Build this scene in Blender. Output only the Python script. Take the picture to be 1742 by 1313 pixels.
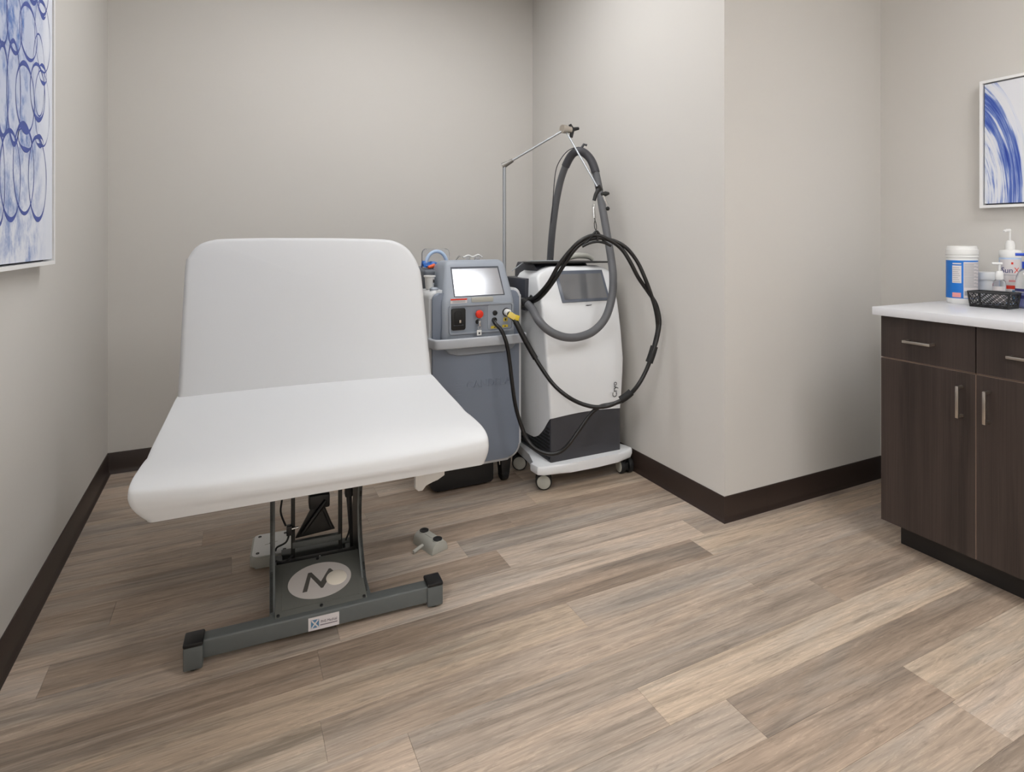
import bpy, bmesh, math, random
from mathutils import Vector, Matrix, Euler
random.seed(7)
PI = math.pi
for o in list(bpy.data.objects): bpy.data.objects.remove(o)
sc = bpy.context.scene
COL = sc.collection

# ------------------------------------------------------------------ camera, world, exposure
F_PX, CX, HY, W_PX, H_PX = 984.0, 871.0, 405.0, 1742.0, 1313.0
cam_data = bpy.data.cameras.new('camera')
cam_data.sensor_fit = 'HORIZONTAL'; cam_data.sensor_width = 36.0
cam_data.lens = F_PX / W_PX * 36.0
cam_data.shift_y = -(H_PX / 2 - HY) / W_PX
cam_data.clip_start = 0.02; cam_data.clip_end = 50
cam = bpy.data.objects.new('camera', cam_data); COL.objects.link(cam)
cam.location = (0, 0, 1.15)
cam.rotation_euler = (PI / 2, 0, -math.atan((CX - 394.0) / F_PX))
sc.camera = cam
world = bpy.data.worlds.new('world'); sc.world = world; world.use_nodes = True
world.node_tree.nodes['Background'].inputs[0].default_value = (0.8, 0.82, 0.85, 1)
world.node_tree.nodes['Background'].inputs[1].default_value = 0.15
sc.view_settings.view_transform = 'Standard'; sc.view_settings.look = 'None'
sc.view_settings.exposure = 0.93; sc.view_settings.gamma = 1.0
sc.view_settings.use_curve_mapping = False
# ceiling fixtures, the last two added as unseen fill (built below with their frames): x, y, size x, size y, strength
CEILING_LIGHTS = [(0.70, 2.20, 1.20, 0.60, 5.3, 'above the exam chair'), (1.85, -0.20, 0.60, 1.20, 6.5, 'above the open floor'),
                  (-1.45, -0.55, 0.60, 1.20, 20.0, 'added as unseen fill in the side bay past the left wall'), (0.40, -1.25, 1.20, 0.60, 3.5, 'added as unseen fill along the rear wall')]
LIGHT_COL = (0.985, 0.99, 1.0, 1)

# ------------------------------------------------------------------ materials
def lin(c):
    return tuple(((v / 255) / 12.92 if v / 255 <= 0.04045 else ((v / 255 + 0.055) / 1.055) ** 2.4) for v in c) + (1.0,)

def newmat(name):
    m = bpy.data.materials.new(name); m.use_nodes = True
    nt = m.node_tree
    return m, nt, nt.nodes['Principled BSDF']

def mat(name, rgb, rough=0.5, metal=0.0, var=0.04, scale=12.0, bump=0.0, bscale=200.0, spec=0.5, coat=0.0, trans=0.0, emit=None):
    m, nt, b = newmat(name)
    c = lin(rgb)
    tc = nt.nodes.new('ShaderNodeTexCoord')
    n = nt.nodes.new('ShaderNodeTexNoise'); n.inputs['Scale'].default_value = scale; n.inputs['Detail'].default_value = 4
    nt.links.new(tc.outputs['Object'], n.inputs['Vector'])
    mx = nt.nodes.new('ShaderNodeMix'); mx.data_type = 'RGBA'
    mx.inputs['A'].default_value = tuple(v * (1 - var) for v in c[:3]) + (1,)
    mx.inputs['B'].default_value = tuple(min(1, v * (1 + var)) for v in c[:3]) + (1,)
    nt.links.new(n.outputs['Fac'], mx.inputs['Factor'])
    nt.links.new(mx.outputs['Result'], b.inputs['Base Color'])
    b.inputs['Roughness'].default_value = rough; b.inputs['Metallic'].default_value = metal
    b.inputs['Specular IOR Level'].default_value = spec
    b.inputs['Coat Weight'].default_value = coat; b.inputs['Coat Roughness'].default_value = 0.08
    b.inputs['Transmission Weight'].default_value = trans
    if emit:
        b.inputs['Emission Color'].default_value = c; b.inputs['Emission Strength'].default_value = emit
    if bump:
        n2 = nt.nodes.new('ShaderNodeTexNoise'); n2.inputs['Scale'].default_value = bscale; n2.inputs['Detail'].default_value = 3
        nt.links.new(tc.outputs['Object'], n2.inputs['Vector'])
        bp = nt.nodes.new('ShaderNodeBump'); bp.inputs['Strength'].default_value = bump; bp.inputs['Distance'].default_value = 0.002
        nt.links.new(n2.outputs['Fac'], bp.inputs['Height']); nt.links.new(bp.outputs['Normal'], b.inputs['Normal'])
    return m

def wood_mat(name, use_object_colour, rgb=(60, 48, 42), vertical=False, contrast=1.0, rough=0.45):
    m, nt, b = newmat(name)
    N, L = nt.nodes, nt.links
    tc = N.new('ShaderNodeTexCoord'); oi = N.new('ShaderNodeObjectInfo')
    off = N.new('ShaderNodeVectorMath'); off.operation = 'MULTIPLY_ADD'
    cmb = N.new('ShaderNodeCombineXYZ')
    for i in range(3): L.new(oi.outputs['Random'], cmb.inputs[i])
    off.inputs[1].default_value = (37.0, 53.0, 11.0)
    L.new(cmb.outputs[0], off.inputs[0]); L.new(tc.outputs['Object'], off.inputs[2])
    def noise(sx, sy, sz, detail, dist):
        mp = N.new('ShaderNodeMapping'); mp.inputs['Scale'].default_value = (sx, sy, sz)
        L.new(off.outputs[0], mp.inputs['Vector'])
        n = N.new('ShaderNodeTexNoise'); n.inputs['Scale'].default_value = 1.0
        n.inputs['Detail'].default_value = detail; n.inputs['Distortion'].default_value = dist
        n.inputs['Roughness'].default_value = 0.6
        L.new(mp.outputs[0], n.inputs['Vector']); return n.outputs['Fac']
    def ramp(fac, stops):
        r = N.new('ShaderNodeValToRGB'); e = r.color_ramp.elements
        e[0].position, e[0].color = stops[0][0], (stops[0][1],) * 3 + (1,)
        e[1].position, e[1].color = stops[-1][0], (stops[-1][1],) * 3 + (1,)
        for p, v in stops[1:-1]:
            k = e.new(p); k.color = (v, v, v, 1)
        L.new(fac, r.inputs[0]); return r.outputs[0]
    if vertical:
        broad, fine, white = noise(18, 18, 1.0, 4, 0.4), noise(260, 260, 3, 3, 0.1), noise(420, 420, 2.5, 2, 0)
    else:
        broad, fine, white = noise(0.9, 13, 1, 7, 1.6), noise(6, 150, 1, 5, 0.5), noise(5.5, 60, 1, 8, 3.0)
    k = contrast
    r1 = ramp(broad, [(0.30, 1 - 0.40 * k), (0.5, 1.0), (0.70, 1 + 0.16 * k)])
    r2 = ramp(fine, [(0.3, 1 - 0.24 * k), (0.55, 1.0), (0.75, 1 + 0.10 * k)])
    if vertical: r3 = ramp(white, [(0.3, 0.9), (0.75, 1.15)])
    else: r3 = ramp(white, [(0.36, 0.80), (0.46, 1.0), (0.57, 1.0), (0.61, 1.22), (0.66, 1.0)])
    def mul(a, c):
        v = N.new('ShaderNodeVectorMath'); v.operation = 'MULTIPLY'; L.new(a, v.inputs[0])
        if isinstance(c, tuple): v.inputs[1].default_value = c[:3]
        else: L.new(c, v.inputs[1])
        return v.outputs[0]
    x = mul(mul(r1, r2), r3)
    x = mul(x, oi.outputs['Color'] if use_object_colour else lin(rgb))
    if not vertical:                                   # greyish drifts along the board
        tint = N.new('ShaderNodeMix'); tint.data_type = 'RGBA'
        tint.inputs['A'].default_value = (1.02, 1.0, 0.975, 1); tint.inputs['B'].default_value = (0.90, 0.95, 1.0, 1)
        L.new(ramp(noise(1.3, 9, 1, 3, 0.8), [(0.45, 0.0), (0.68, 1.0)]), tint.inputs['Factor'])
        x = mul(x, tint.outputs['Result'])
    L.new(x, b.inputs['Base Color'])
    b.inputs['Roughness'].default_value = rough
    bp = N.new('ShaderNodeBump'); bp.inputs['Strength'].default_value = 0.12; bp.inputs['Distance'].default_value = 0.001
    L.new(fine, bp.inputs['Height']); L.new(bp.outputs['Normal'], b.inputs['Normal'])
    return m

M = {}
M['wall'] = mat('wall_paint', (209, 206, 201), 0.75, var=0.012, scale=3, bump=0.05, bscale=350, spec=0.3)
M['ceiling'] = mat('ceiling_paint', (232, 230, 226), 0.9, var=0.01)
M['baseboard'] = mat('vinyl_baseboard', (50, 39, 34), 0.42, var=0.10, scale=5)
M['subfloor'] = mat('subfloor', (60, 50, 42), 0.8)
M['plank'] = wood_mat('vinyl_plank', True, rough=0.48)
M['cab'] = wood_mat('dark_wood_laminate', False, (57, 47, 43), vertical=True, contrast=1.1, rough=0.42)
M['cab_edge'] = mat('edge_banding', (150, 128, 112), 0.5)
M['toekick'] = mat('toe_kick_black', (26, 23, 22), 0.45)
M['counter'] = mat('white_countertop', (214, 215, 219), 0.28, var=0.015, scale=30)
M['steel'] = mat('brushed_nickel', (200, 192, 182), 0.32, metal=1.0, var=0.03, scale=60)
M['chrome'] = mat('chrome', (215, 215, 215), 0.15, metal=1.0)
M['alu'] = mat('aluminium_tube', (166, 170, 174), 0.45, metal=0.7)
M['elbow'] = mat('arm_joint_grey', (128, 126, 122), 0.4, metal=0.6)
M['las_handle'] = mat('laser_handle_grey', (176, 180, 186), 0.42)
M['vinyl'] = mat('white_upholstery', (207, 208, 209), 0.55, var=0.012, scale=3.5, spec=0.3)
M['chair_grey'] = mat('charcoal_powder_coat', (94, 98, 97), 0.5, var=0.05, scale=40, bump=0.06, bscale=600)
M['chair_panel'] = mat('dark_grey_cover', (94, 95, 90), 0.55, var=0.05, scale=40)
M['dark_steel'] = mat('dark_mechanism_steel', (44, 44, 42), 0.45, metal=0.3)
M['black'] = mat('black_plastic', (20, 20, 21), 0.42)
M['rubber'] = mat('black_rubber', (17, 17, 18), 0.65)
M['emblem'] = mat('emblem_grey', (194, 188, 184), 0.5, var=0.02)
M['emblem_white'] = mat('emblem_cream', (226, 218, 204), 0.5)
M['emblem_dark'] = mat('emblem_dark', (82, 79, 75), 0.5)
M['label'] = mat('label_paper', (214, 208, 208), 0.5)
M['ink'] = mat('purple_ink', (84, 70, 84), 0.6)
M['ink_black'] = mat('black_ink', (45, 46, 50), 0.6)
M['label_blue'] = mat('label_blue', (86, 128, 160), 0.5)
M['las_body'] = mat('laser_grey_shell', (121, 130, 145), 0.38, var=0.03, scale=6)
M['las_console'] = mat('laser_console_grey', (152, 159, 169), 0.4, var=0.02, scale=6)
M['las_trim'] = mat('laser_light_trim', (206, 208, 210), 0.4)
M['las_panel'] = mat('laser_control_panel', (136, 144, 155), 0.42)
M['las_dark'] = mat('laser_dark_grey', (84, 90, 98), 0.42)
M['screen'] = mat('dark_screen_glass', (186, 189, 195), 0.14, metal=0.85, var=0.0)
M['bezel'] = mat('screen_bezel', (74, 78, 86), 0.4)
M['cryo_white'] = mat('cryo_white_shell', (228, 230, 232), 0.35, var=0.01)
M['cryo_dark'] = mat('cryo_graphite', (62, 62, 67), 0.5, var=0.04)
M['cryo_navy'] = mat('cryo_rear_head', (60, 62, 70), 0.42)
M['cryo_screen'] = mat('cryo_touch_screen', (104, 105, 108), 0.06, var=0.0, spec=0.9, coat=1.0)
M['cryo_bezel'] = mat('cryo_screen_border', (92, 98, 110), 0.25, spec=0.6)
M['red'] = mat('emergency_red', (222, 52, 30), 0.35)
M['yellow'] = mat('yellow_sticker', (222, 196, 60), 0.5)
M['yellow_pale'] = mat('yellow_tag', (232, 208, 110), 0.5)
M['white_plastic'] = mat('white_plastic', (228, 228, 226), 0.4, var=0.01)
M['grey_plastic'] = mat('pale_grey_plastic', (178, 178, 170), 0.45, var=0.03)
M['hose'] = mat('grey_corrugated_hose', (92, 93, 96), 0.5, var=0.08, scale=80, bump=0.5, bscale=260)
M['cable'] = mat('black_cable', (18, 17, 17), 0.38)
M['cable_brown'] = mat('cable_sleeve', (40, 32, 27), 0.5)
M['clear'] = mat('clear_plastic', (245, 246, 248), 0.08, var=0.0, trans=0.92)
M['blue_film'] = mat('blue_film', (58, 130, 220), 0.3, var=0.25, scale=60)
M['orange'] = mat('orange_cap', (222, 92, 40), 0.4)
M['can_blue'] = mat('wipes_label_blue', (18, 112, 200), 0.4, var=0.02)
M['can_text'] = mat('fine_print', (150, 152, 156), 0.6)
M['pump_blue'] = mat('pump_blue', (20, 70, 190), 0.35)
M['sun_navy'] = mat('lettering_navy', (40, 42, 100), 0.5)
M['sun_pink'] = mat('label_pink', (224, 150, 150), 0.5)
M['pale_blue'] = mat('label_pale_blue', (176, 198, 226), 0.4)
M['gel'] = mat('blue_gel', (120, 130, 200), 0.2, trans=0.5)
M['frame_white'] = mat('white_frame', (238, 238, 238), 0.4, var=0.01)
M['frame_gap'] = mat('frame_shadow_gap', (60, 62, 70), 0.7)
M['paint_blue'] = mat('painted_blue', (66, 84, 158), 0.6, var=0.3, scale=14)
M['fixture'] = mat('fixture_white', (240, 240, 240), 0.5)

def ring_canvas():
    m, nt, b = newmat('blue_wash_canvas'); N, L = nt.nodes, nt.links
    tc = N.new('ShaderNodeTexCoord')
    def noise(scale, detail, sc3):
        mp = N.new('ShaderNodeMapping'); mp.inputs['Scale'].default_value = sc3; L.new(tc.outputs['Object'], mp.inputs['Vector'])
        n = N.new('ShaderNodeTexNoise'); n.inputs['Scale'].default_value = scale; n.inputs['Detail'].default_value = detail
        n.inputs['Roughness'].default_value = 0.65
        L.new(mp.outputs[0], n.inputs['Vector']); return n.outputs['Fac']
    a = noise(6.5, 3, (1, 1.2, 0.7)); s = noise(20, 9, (1, 1.4, 1.0))
    sx = N.new('ShaderNodeSeparateXYZ'); L.new(tc.outputs['Object'], sx.inputs[0])
    fall = N.new('ShaderNodeMapRange'); fall.inputs['From Min'].default_value = 0.10; fall.inputs['From Max'].default_value = 0.5
    fall.inputs['To Min'].default_value = 0.0; fall.inputs['To Max'].default_value = 0.34
    L.new(sx.outputs[2], fall.inputs['Value'])
    edge = N.new('ShaderNodeMapRange'); edge.inputs['From Min'].default_value = -0.08; edge.inputs['From Max'].default_value = -0.24
    edge.inputs['To Min'].default_value = 0.0; edge.inputs['To Max'].default_value = 1.0
    L.new(sx.outputs[1], edge.inputs['Value'])
    mul = N.new('ShaderNodeMath'); mul.operation = 'MULTIPLY'; L.new(a, mul.inputs[0]); L.new(s, mul.inputs[1])
    r = N.new('ShaderNodeMapRange'); r.inputs['From Min'].default_value = 0.24; r.inputs['From Max'].default_value = 0.40
    L.new(mul.outputs[0], r.inputs['Value'])
    ad = N.new('ShaderNodeMath'); ad.operation = 'MULTIPLY_ADD'; ad.inputs[1].default_value = 0.75; L.new(r.outputs[0], ad.inputs[0]); L.new(fall.outputs[0], ad.inputs[2])
    m2 = N.new('ShaderNodeMath'); m2.operation = 'MULTIPLY'; L.new(ad.outputs[0], m2.inputs[0]); L.new(edge.outputs[0], m2.inputs[1])
    mx = N.new('ShaderNodeMix'); mx.data_type = 'RGBA'; mx.inputs['A'].default_value = lin((222, 226, 236)); mx.inputs['B'].default_value = lin((92, 124, 186))
    L.new(m2.outputs[0], mx.inputs['Factor']); L.new(mx.outputs['Result'], b.inputs['Base Color'])
    b.inputs['Roughness'].default_value = 0.7
    return m

def swirl_canvas():
    """arcs of blue brushwork sweeping round a point at lower left of the canvas (object frame: y to the right edge is -, z up)"""
    m, nt, b = newmat('blue_swirl_canvas'); N, L = nt.nodes, nt.links
    def math_(op, a, c=None, clamp=False):
        n = N.new('ShaderNodeMath'); n.operation = op; n.use_clamp = clamp
        for i, v in enumerate((a, c)):
            if v is None: continue
            if isinstance(v, (int, float)): n.inputs[i].default_value = v
            else: L.new(v, n.inputs[i])
        return n.outputs[0]
    tc = N.new('ShaderNodeTexCoord'); sp = N.new('ShaderNodeSeparateXYZ'); L.new(tc.outputs['Object'], sp.inputs[0])
    # ellipse centred left of the canvas, lower edge
    dx = math_('DIVIDE', math_('ADD', math_('MULTIPLY', sp.outputs[1], -1.0), 0.08), 0.21)
    dz = math_('DIVIDE', math_('SUBTRACT', sp.outputs[2], 0.04), 0.47)
    rad = math_('SQRT', math_('ADD', math_('MULTIPLY', dx, dx), math_('MULTIPLY', dz, dz)))
    ang = math_('ARCTAN2', dz, dx)
    cb = N.new('ShaderNodeCombineXYZ'); L.new(math_('MULTIPLY', rad, 30.0), cb.inputs[0]); L.new(math_('MULTIPLY', ang, 1.6), cb.inputs[1])
    n1 = N.new('ShaderNodeTexNoise'); n1.inputs['Scale'].default_value = 1.0; n1.inputs['Detail'].default_value = 7; n1.inputs['Roughness'].default_value = 0.62
    n1.inputs['Distortion'].default_value = 0.3
    L.new(cb.outputs[0], n1.inputs['Vector'])
    cb2 = N.new('ShaderNodeCombineXYZ'); L.new(math_('MULTIPLY', rad, 5.0), cb2.inputs[0]); L.new(math_('MULTIPLY', ang, 1.9), cb2.inputs[1])
    n2 = N.new('ShaderNodeTexNoise'); n2.inputs['Scale'].default_value = 1.0; n2.inputs['Detail'].default_value = 2
    L.new(cb2.outputs[0], n2.inputs['Vector'])
    band = N.new('ShaderNodeValToRGB'); e = band.color_ramp.elements
    e[0].position = 0.0; e[0].color = (0.55,) * 3 + (1,)
    e[1].position = 1.0; e[1].color = (0.0,) * 3 + (1,)
    for p, v in [(0.30, 0.68), (0.5, 0.60), (0.60, 0.52), (0.67, 0.85), (0.74, 0.98), (0.83, 0.85), (0.87, 0.55), (0.90, 0.35), (0.93, 0.62), (0.97, 0.2)]:
        k = e.new(p); k.color = (v, v, v, 1)
    L.new(math_('MULTIPLY', rad, 0.80), band.inputs[0])
    s = math_('ADD', math_('MULTIPLY', n1.outputs['Fac'], 1.5), math_('MULTIPLY', n2.outputs['Fac'], 0.8))
    v = math_('ADD', math_('SUBTRACT', s, 1.55), math_('MULTIPLY', band.outputs[0], 0.85))
    mr = N.new('ShaderNodeMapRange'); mr.inputs['From Min'].default_value = -0.06; mr.inputs['From Max'].default_value = 0.62; L.new(v, mr.inputs['Value'])
    cr = N.new('ShaderNodeValToRGB'); e = cr.color_ramp.elements
    e[0].position = 0.0; e[0].color = lin((226, 228, 234)); e[1].position = 1.0; e[1].color = lin((38, 66, 158))
    k = e.new(0.30); k.color = lin((214, 220, 234)); k = e.new(0.52); k.color = lin((120, 142, 200)); k = e.new(0.75); k.color = lin((66, 94, 178))
    L.new(mr.outputs[0], cr.inputs[0]); L.new(cr.outputs[0], b.inputs['Base Color'])
    b.inputs['Roughness'].default_value = 0.65
    bp = N.new('ShaderNodeBump'); bp.inputs['Strength'].default_value = 0.25; bp.inputs['Distance'].default_value = 0.002
    L.new(n1.outputs['Fac'], bp.inputs['Height']); L.new(bp.outputs['Normal'], b.inputs['Normal'])
    return m

def emission_mat(name, col, strength):
    m, nt, b = newmat(name)
    b.inputs['Base Color'].default_value = (0.9, 0.9, 0.9, 1)
    b.inputs['Emission Color'].default_value = col; b.inputs['Emission Strength'].default_value = strength
    return m

# ------------------------------------------------------------------ geometry helpers
def link(name, me, m, parent=None, smooth=False, loc=None, rot=None):
    o = bpy.data.objects.new(name, me); COL.objects.link(o)
    if m is not None and len(me.materials) == 0: me.materials.append(m)
    if parent is not None: o.parent = parent
    if smooth:
        me.polygons.foreach_set('use_smooth', [True] * len(me.polygons))
        try: me.set_sharp_from_angle(angle=math.radians(38))
        except Exception: pass
    if loc: o.location = loc
    if rot: o.rotation_euler = rot
    return o

def from_bm(name, bm, m, parent=None, smooth=False, **k):
    bmesh.ops.recalc_face_normals(bm, faces=bm.faces)
    me = bpy.data.meshes.new(name); bm.to_mesh(me); bm.free()
    return link(name, me, m, parent, smooth, **k)

def bm_box(bm, x0, x1, y0, y1, z0, z1, bev=0.0, seg=2, mtx=None):
    r = bmesh.ops.create_cube(bm, size=1.0)
    vs = r['verts']
    bmesh.ops.scale(bm, vec=(x1 - x0, y1 - y0, z1 - z0), verts=vs)
    bmesh.ops.translate(bm, vec=((x0 + x1) / 2, (y0 + y1) / 2, (z0 + z1) / 2), verts=vs)
    if bev:
        es = list({e for v in vs for e in v.link_edges})
        rb = bmesh.ops.bevel(bm, geom=es, offset=bev, segments=seg, profile=0.5, affect='EDGES', clamp_overlap=True)
        vs = list({v for f in rb['faces'] for v in f.verts} | {v for v in vs if v.is_valid})
    if mtx is not None:
        bmesh.ops.transform(bm, matrix=mtx, verts=[v for v in vs if v.is_valid])

def box(name, b, m, parent=None, bev=0.0, seg=2, smooth=None, **k):
    bm = bmesh.new(); bm_box(bm, *b, bev=bev, seg=seg)
    return from_bm(name, bm, m, parent, smooth=(bev > 0 if smooth is None else smooth), **k)

def prism(name, poly, axis, d0, d1, m, parent=None, bev=0.0, seg=2, smooth=True, **k):
    """poly: 2-D points; axis 'x' -> (y,z), 'y' -> (x,z), 'z' -> (x,y)"""
    def p3(a, c, d): return {'x': (d, a, c), 'y': (a, d, c), 'z': (a, c, d)}[axis]
    bm = bmesh.new(); n = len(poly)
    A = [bm.verts.new(p3(a, c, d0)) for a, c in poly]; B = [bm.verts.new(p3(a, c, d1)) for a, c in poly]
    fa = bm.faces.new(A); fb = bm.faces.new(B)
    for i in range(n): bm.faces.new((A[i], A[(i + 1) % n], B[(i + 1) % n], B[i]))
    if bev:
        es = list(fa.edges) + list(fb.edges)
        bmesh.ops.bevel(bm, geom=es, offset=bev, segments=seg, profile=0.5, affect='EDGES', clamp_overlap=True)
    return from_bm(name, bm, m, parent, smooth, **k)

def rrect(x0, x1, y0, y1, r, n=6):
    rs = r if isinstance(r, (list, tuple)) else (r,) * 4      # bl, br, tr, tl
    out = []
    for (cx, cy, a0), rr in zip(((x0, y0, PI), (x1, y0, 1.5 * PI), (x1, y1, 0), (x0, y1, PI / 2)), rs):
        ox = cx + (rr if cx == x0 else -rr); oy = cy + (rr if cy == y0 else -rr)
        for i in range(n + 1):
            a = a0 + PI / 2 * i / n
            out.append((ox + rr * math.cos(a), oy + rr * math.sin(a)))
    return out

def catmull(P, sub=6):
    P = [Vector(p) for p in P]; out = []
    for i in range(len(P) - 1):
        p0, p1, p2, p3 = P[max(i - 1, 0)], P[i], P[i + 1], P[min(i + 2, len(P) - 1)]
        for j in range(sub):
            t = j / sub
            out.append(0.5 * ((2 * p1) + (-p0 + p2) * t + (2 * p0 - 5 * p1 + 4 * p2 - p3) * t * t + (-p0 + 3 * p1 - 3 * p2 + p3) * t ** 3))
    out.append(P[-1]); return out

def bm_tube(bm, pts, r, n=10):
    pts = [Vector(p) for p in pts]
    rr = r if callable(r) else (lambda t: r)
    T = [(pts[min(i + 1, len(pts) - 1)] - pts[max(i - 1, 0)]).normalized() for i in range(len(pts))]
    u = T[0].orthogonal().normalized(); rings = []
    for i, p in enumerate(pts):
        u = (u - T[i] * u.dot(T[i])).normalized(); v = T[i].cross(u)
        R = rr(i / max(1, len(pts) - 1))
        rings.append([bm.verts.new(p + (u * math.cos(2 * PI * j / n) + v * math.sin(2 * PI * j / n)) * R) for j in range(n)])
    for a, c in zip(rings, rings[1:]):
        for j in range(n): bm.faces.new((a[j], a[(j + 1) % n], c[(j + 1) % n], c[j]))
    bm.faces.new(rings[0][::-1]); bm.faces.new(rings[-1])

def tube(name, pts, r, m, parent=None, n=10, sub=0, **k):
    bm = bmesh.new(); bm_tube(bm, catmull(pts, sub) if sub else pts, r, n)
    return from_bm(name, bm, m, parent, True, **k)

def lathe(name, prof, m, parent=None, n=32, loc=None, rot=None, smooth=True):
    """prof: (radius, height) from bottom to top, about local z"""
    bm = bmesh.new(); rings = []
    for r, z in prof:
        if r < 1e-6: rings.append([bm.verts.new((0, 0, z))])
        else: rings.append([bm.verts.new((r * math.cos(2 * PI * j / n), r * math.sin(2 * PI * j / n), z)) for j in range(n)])
    for a, c in zip(rings, rings[1:]):
        for j in range(n):
            q = (j + 1) % n
            f = [a[j % len(a)], a[q % len(a)], c[q % len(c)], c[j % len(c)]]
            f = list(dict.fromkeys(f))
            if len(f) >= 3: bm.faces.new(f)
    if len(rings[0]) > 1: bm.faces.new(rings[0][::-1])
    if len(rings[-1]) > 1: bm.faces.new(rings[-1])
    return from_bm(name, bm, m, parent, smooth, loc=loc, rot=rot)

def thing(name, label, cat, loc=(0, 0, 0), rotz=0.0, group=None):
    o = bpy.data.objects.new(name, None); COL.objects.link(o); o.empty_display_size = 0.1
    o.location = loc; o.rotation_euler = (0, 0, rotz); return tag(o, label, cat, group)

def tag(o, label, cat, group=None):
    o['label'] = label; o['category'] = cat
    if group: o['group'] = group
    return o

def struct(o):
    o['kind'] = 'structure'; return o

def text(name, body, size, m, parent, loc, rot, extrude=0.0004, align='CENTER', shear=0.0, width=1.0):
    cu = bpy.data.curves.new(name, 'FONT'); cu.body = body; cu.size = size; cu.extrude = extrude
    cu.align_x = align; cu.align_y = 'CENTER'; cu.shear = shear; cu.resolution_u = 3
    t = bpy.data.objects.new(name, cu); COL.objects.link(t)
    bpy.context.view_layer.update()
    me = bpy.data.meshes.new_from_object(t.evaluated_get(bpy.context.evaluated_depsgraph_get()))
    bpy.data.objects.remove(t); bpy.data.curves.remove(cu)
    me.transform(Matrix.Diagonal((width, 1, 1, 1)))
    me.name = name
    return link(name, me, m, parent, loc=loc, rot=rot)

# ------------------------------------------------------------------ room shell
XL, XS, XR, YB, YP, YF, ZC = -0.545, 1.80, 2.82, 3.40, 1.737, -2.0, 2.76
XB, YL = -2.3, 0.60          # unseen bay added beyond the left wall's end, to bring in fill light
floor = struct(box('floor', (XB - 0.1, XR + 0.1, YF - 0.1, YB + 0.1, -0.06, -0.004), M['subfloor']))
struct(box('ceiling', (XB - 0.1, XR + 0.1, YF - 0.1, YB + 0.1, ZC, ZC + 0.08), M['ceiling']))
struct(box('wall_left', (XL - 0.1, XL, YL + 0.1, YB + 0.1, -0.004, ZC), M['wall']))
struct(box('wall_added_bay', (XB, XL, YL, YL + 0.1, -0.004, ZC), M['wall']))
struct(box('wall_added_bay_left', (XB - 0.1, XB, YF - 0.1, YL + 0.1, -0.004, ZC), M['wall']))
struct(box('wall_back', (XL, XS, YB, YB + 0.1, -0.004, ZC), M['wall']))
struct(prism('wall_bumpout', [(XS, YP), (XR + 0.1, YP), (XR + 0.1, YB + 0.1), (XS, YB + 0.1)], 'z', -0.004, ZC, M['wall'], smooth=False))
struct(box('wall_right', (XR, XR + 0.1, YF - 0.1, YP, -0.004, ZC), M['wall']))
struct(box('wall_rear', (XB, XR, YF - 0.1, YF, -0.004, ZC), M['wall']))

# cove base: swept profile (offset from the wall, height)
COVE = [(0, 0.0), (0.016, 0.0), (0.0155, 0.0035), (0.011, 0.008), (0.0075, 0.014), (0.006, 0.022), (0.005, 0.097), (0.003, 0.1005), (0, 0.101)]
def baseboard(name, pts):
    """pts: wall-line points with the room on the left-hand side; mitred at the corners"""
    P = [Vector(p) for p in pts]; bm = bmesh.new(); rings = []
    for i, p in enumerate(P):
        d0 = (P[i] - P[i - 1]).normalized() if i > 0 else (P[1] - P[0]).normalized()
        d1 = (P[i + 1] - P[i]).normalized() if i < len(P) - 1 else d0
        n0, n1 = Vector((-d0.y, d0.x)), Vector((-d1.y, d1.x))
        mt = (n0 + n1) / (1 + n0.dot(n1))
        rings.append([bm.verts.new((p.x + mt.x * o, p.y + mt.y * o, z)) for o, z in COVE])
    for a, c in zip(rings, rings[1:]):
        for j in range(len(COVE) - 1): bm.faces.new((a[j], a[j + 1], c[j + 1], c[j]))
    for r in (rings[0], rings[-1]): bm.faces.new(r)
    return struct(from_bm(name, bm, M['baseboard'], None, True))
baseboard('baseboard_left', [(XL, YB - 0.012), (XL, 1.46)])
baseboard('baseboard_left_front', [(XL, 1.459), (XL, YL), (XB, YL), (XB, YF)])
baseboard('baseboard_back', [(XS - 0.012, YB), (XL, YB)])
baseboard('baseboard_bumpout', [(2.0375, YP), (XS, YP), (XS, YB)])
baseboard('baseboard_bumpout_front', [(XR, YP), (2.0385, YP)])
baseboard('baseboard_right', [(XR, 1.40), (XR, YP - 0.017)])
baseboard('baseboard_rear', [(XB + 0.017, YF), (XR, YF)])

# floor planks: rows run along x, 125.5 mm wide; end joints read from the photograph
ROW0, ROWW = 0.815, 0.1255
LIGHT, MID, DARK, GREY, TAN = (191, 174, 158), (177, 160, 144), (164, 146, 130), (171, 156, 142), (188, 170, 151)
KNOWN = {0: [(-0.25, MID), (0.28, DARK), (1.623, TAN)], 1: [(-0.2, MID), (1.11, DARK)], 2: [(-0.45, MID), (0.932, TAN)],
         3: [(0.368, GREY), (1.75, DARK)], 4: [(0.19, MID), (1.56, MID)], 5: [(-0.43, TAN), (0.95, GREY)],
         6: [(0.215, DARK), (1.575, TAN)], 7: [(0.28, LIGHT), (1.654, GREY)], 8: [(-0.44, DARK), (0.878, LIGHT)],
         9: [(-0.61, MID), (0.768, GREY)], 10: [(-0.328, DARK), (1.02, DARK)], 11: [(0.0, MID), (1.19, TAN)],
         12: [(0.5, GREY)], 13: [(-0.1, DARK), (1.25, MID)]}
FIRST = {0: DARK, 1: LIGHT, 2: MID, 3: MID, 4: TAN, 5: MID, 6: DARK, 7: MID, 8: LIGHT, 9: MID, 10: DARK, 11: DARK, 12: MID, 13: LIGHT}
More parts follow.
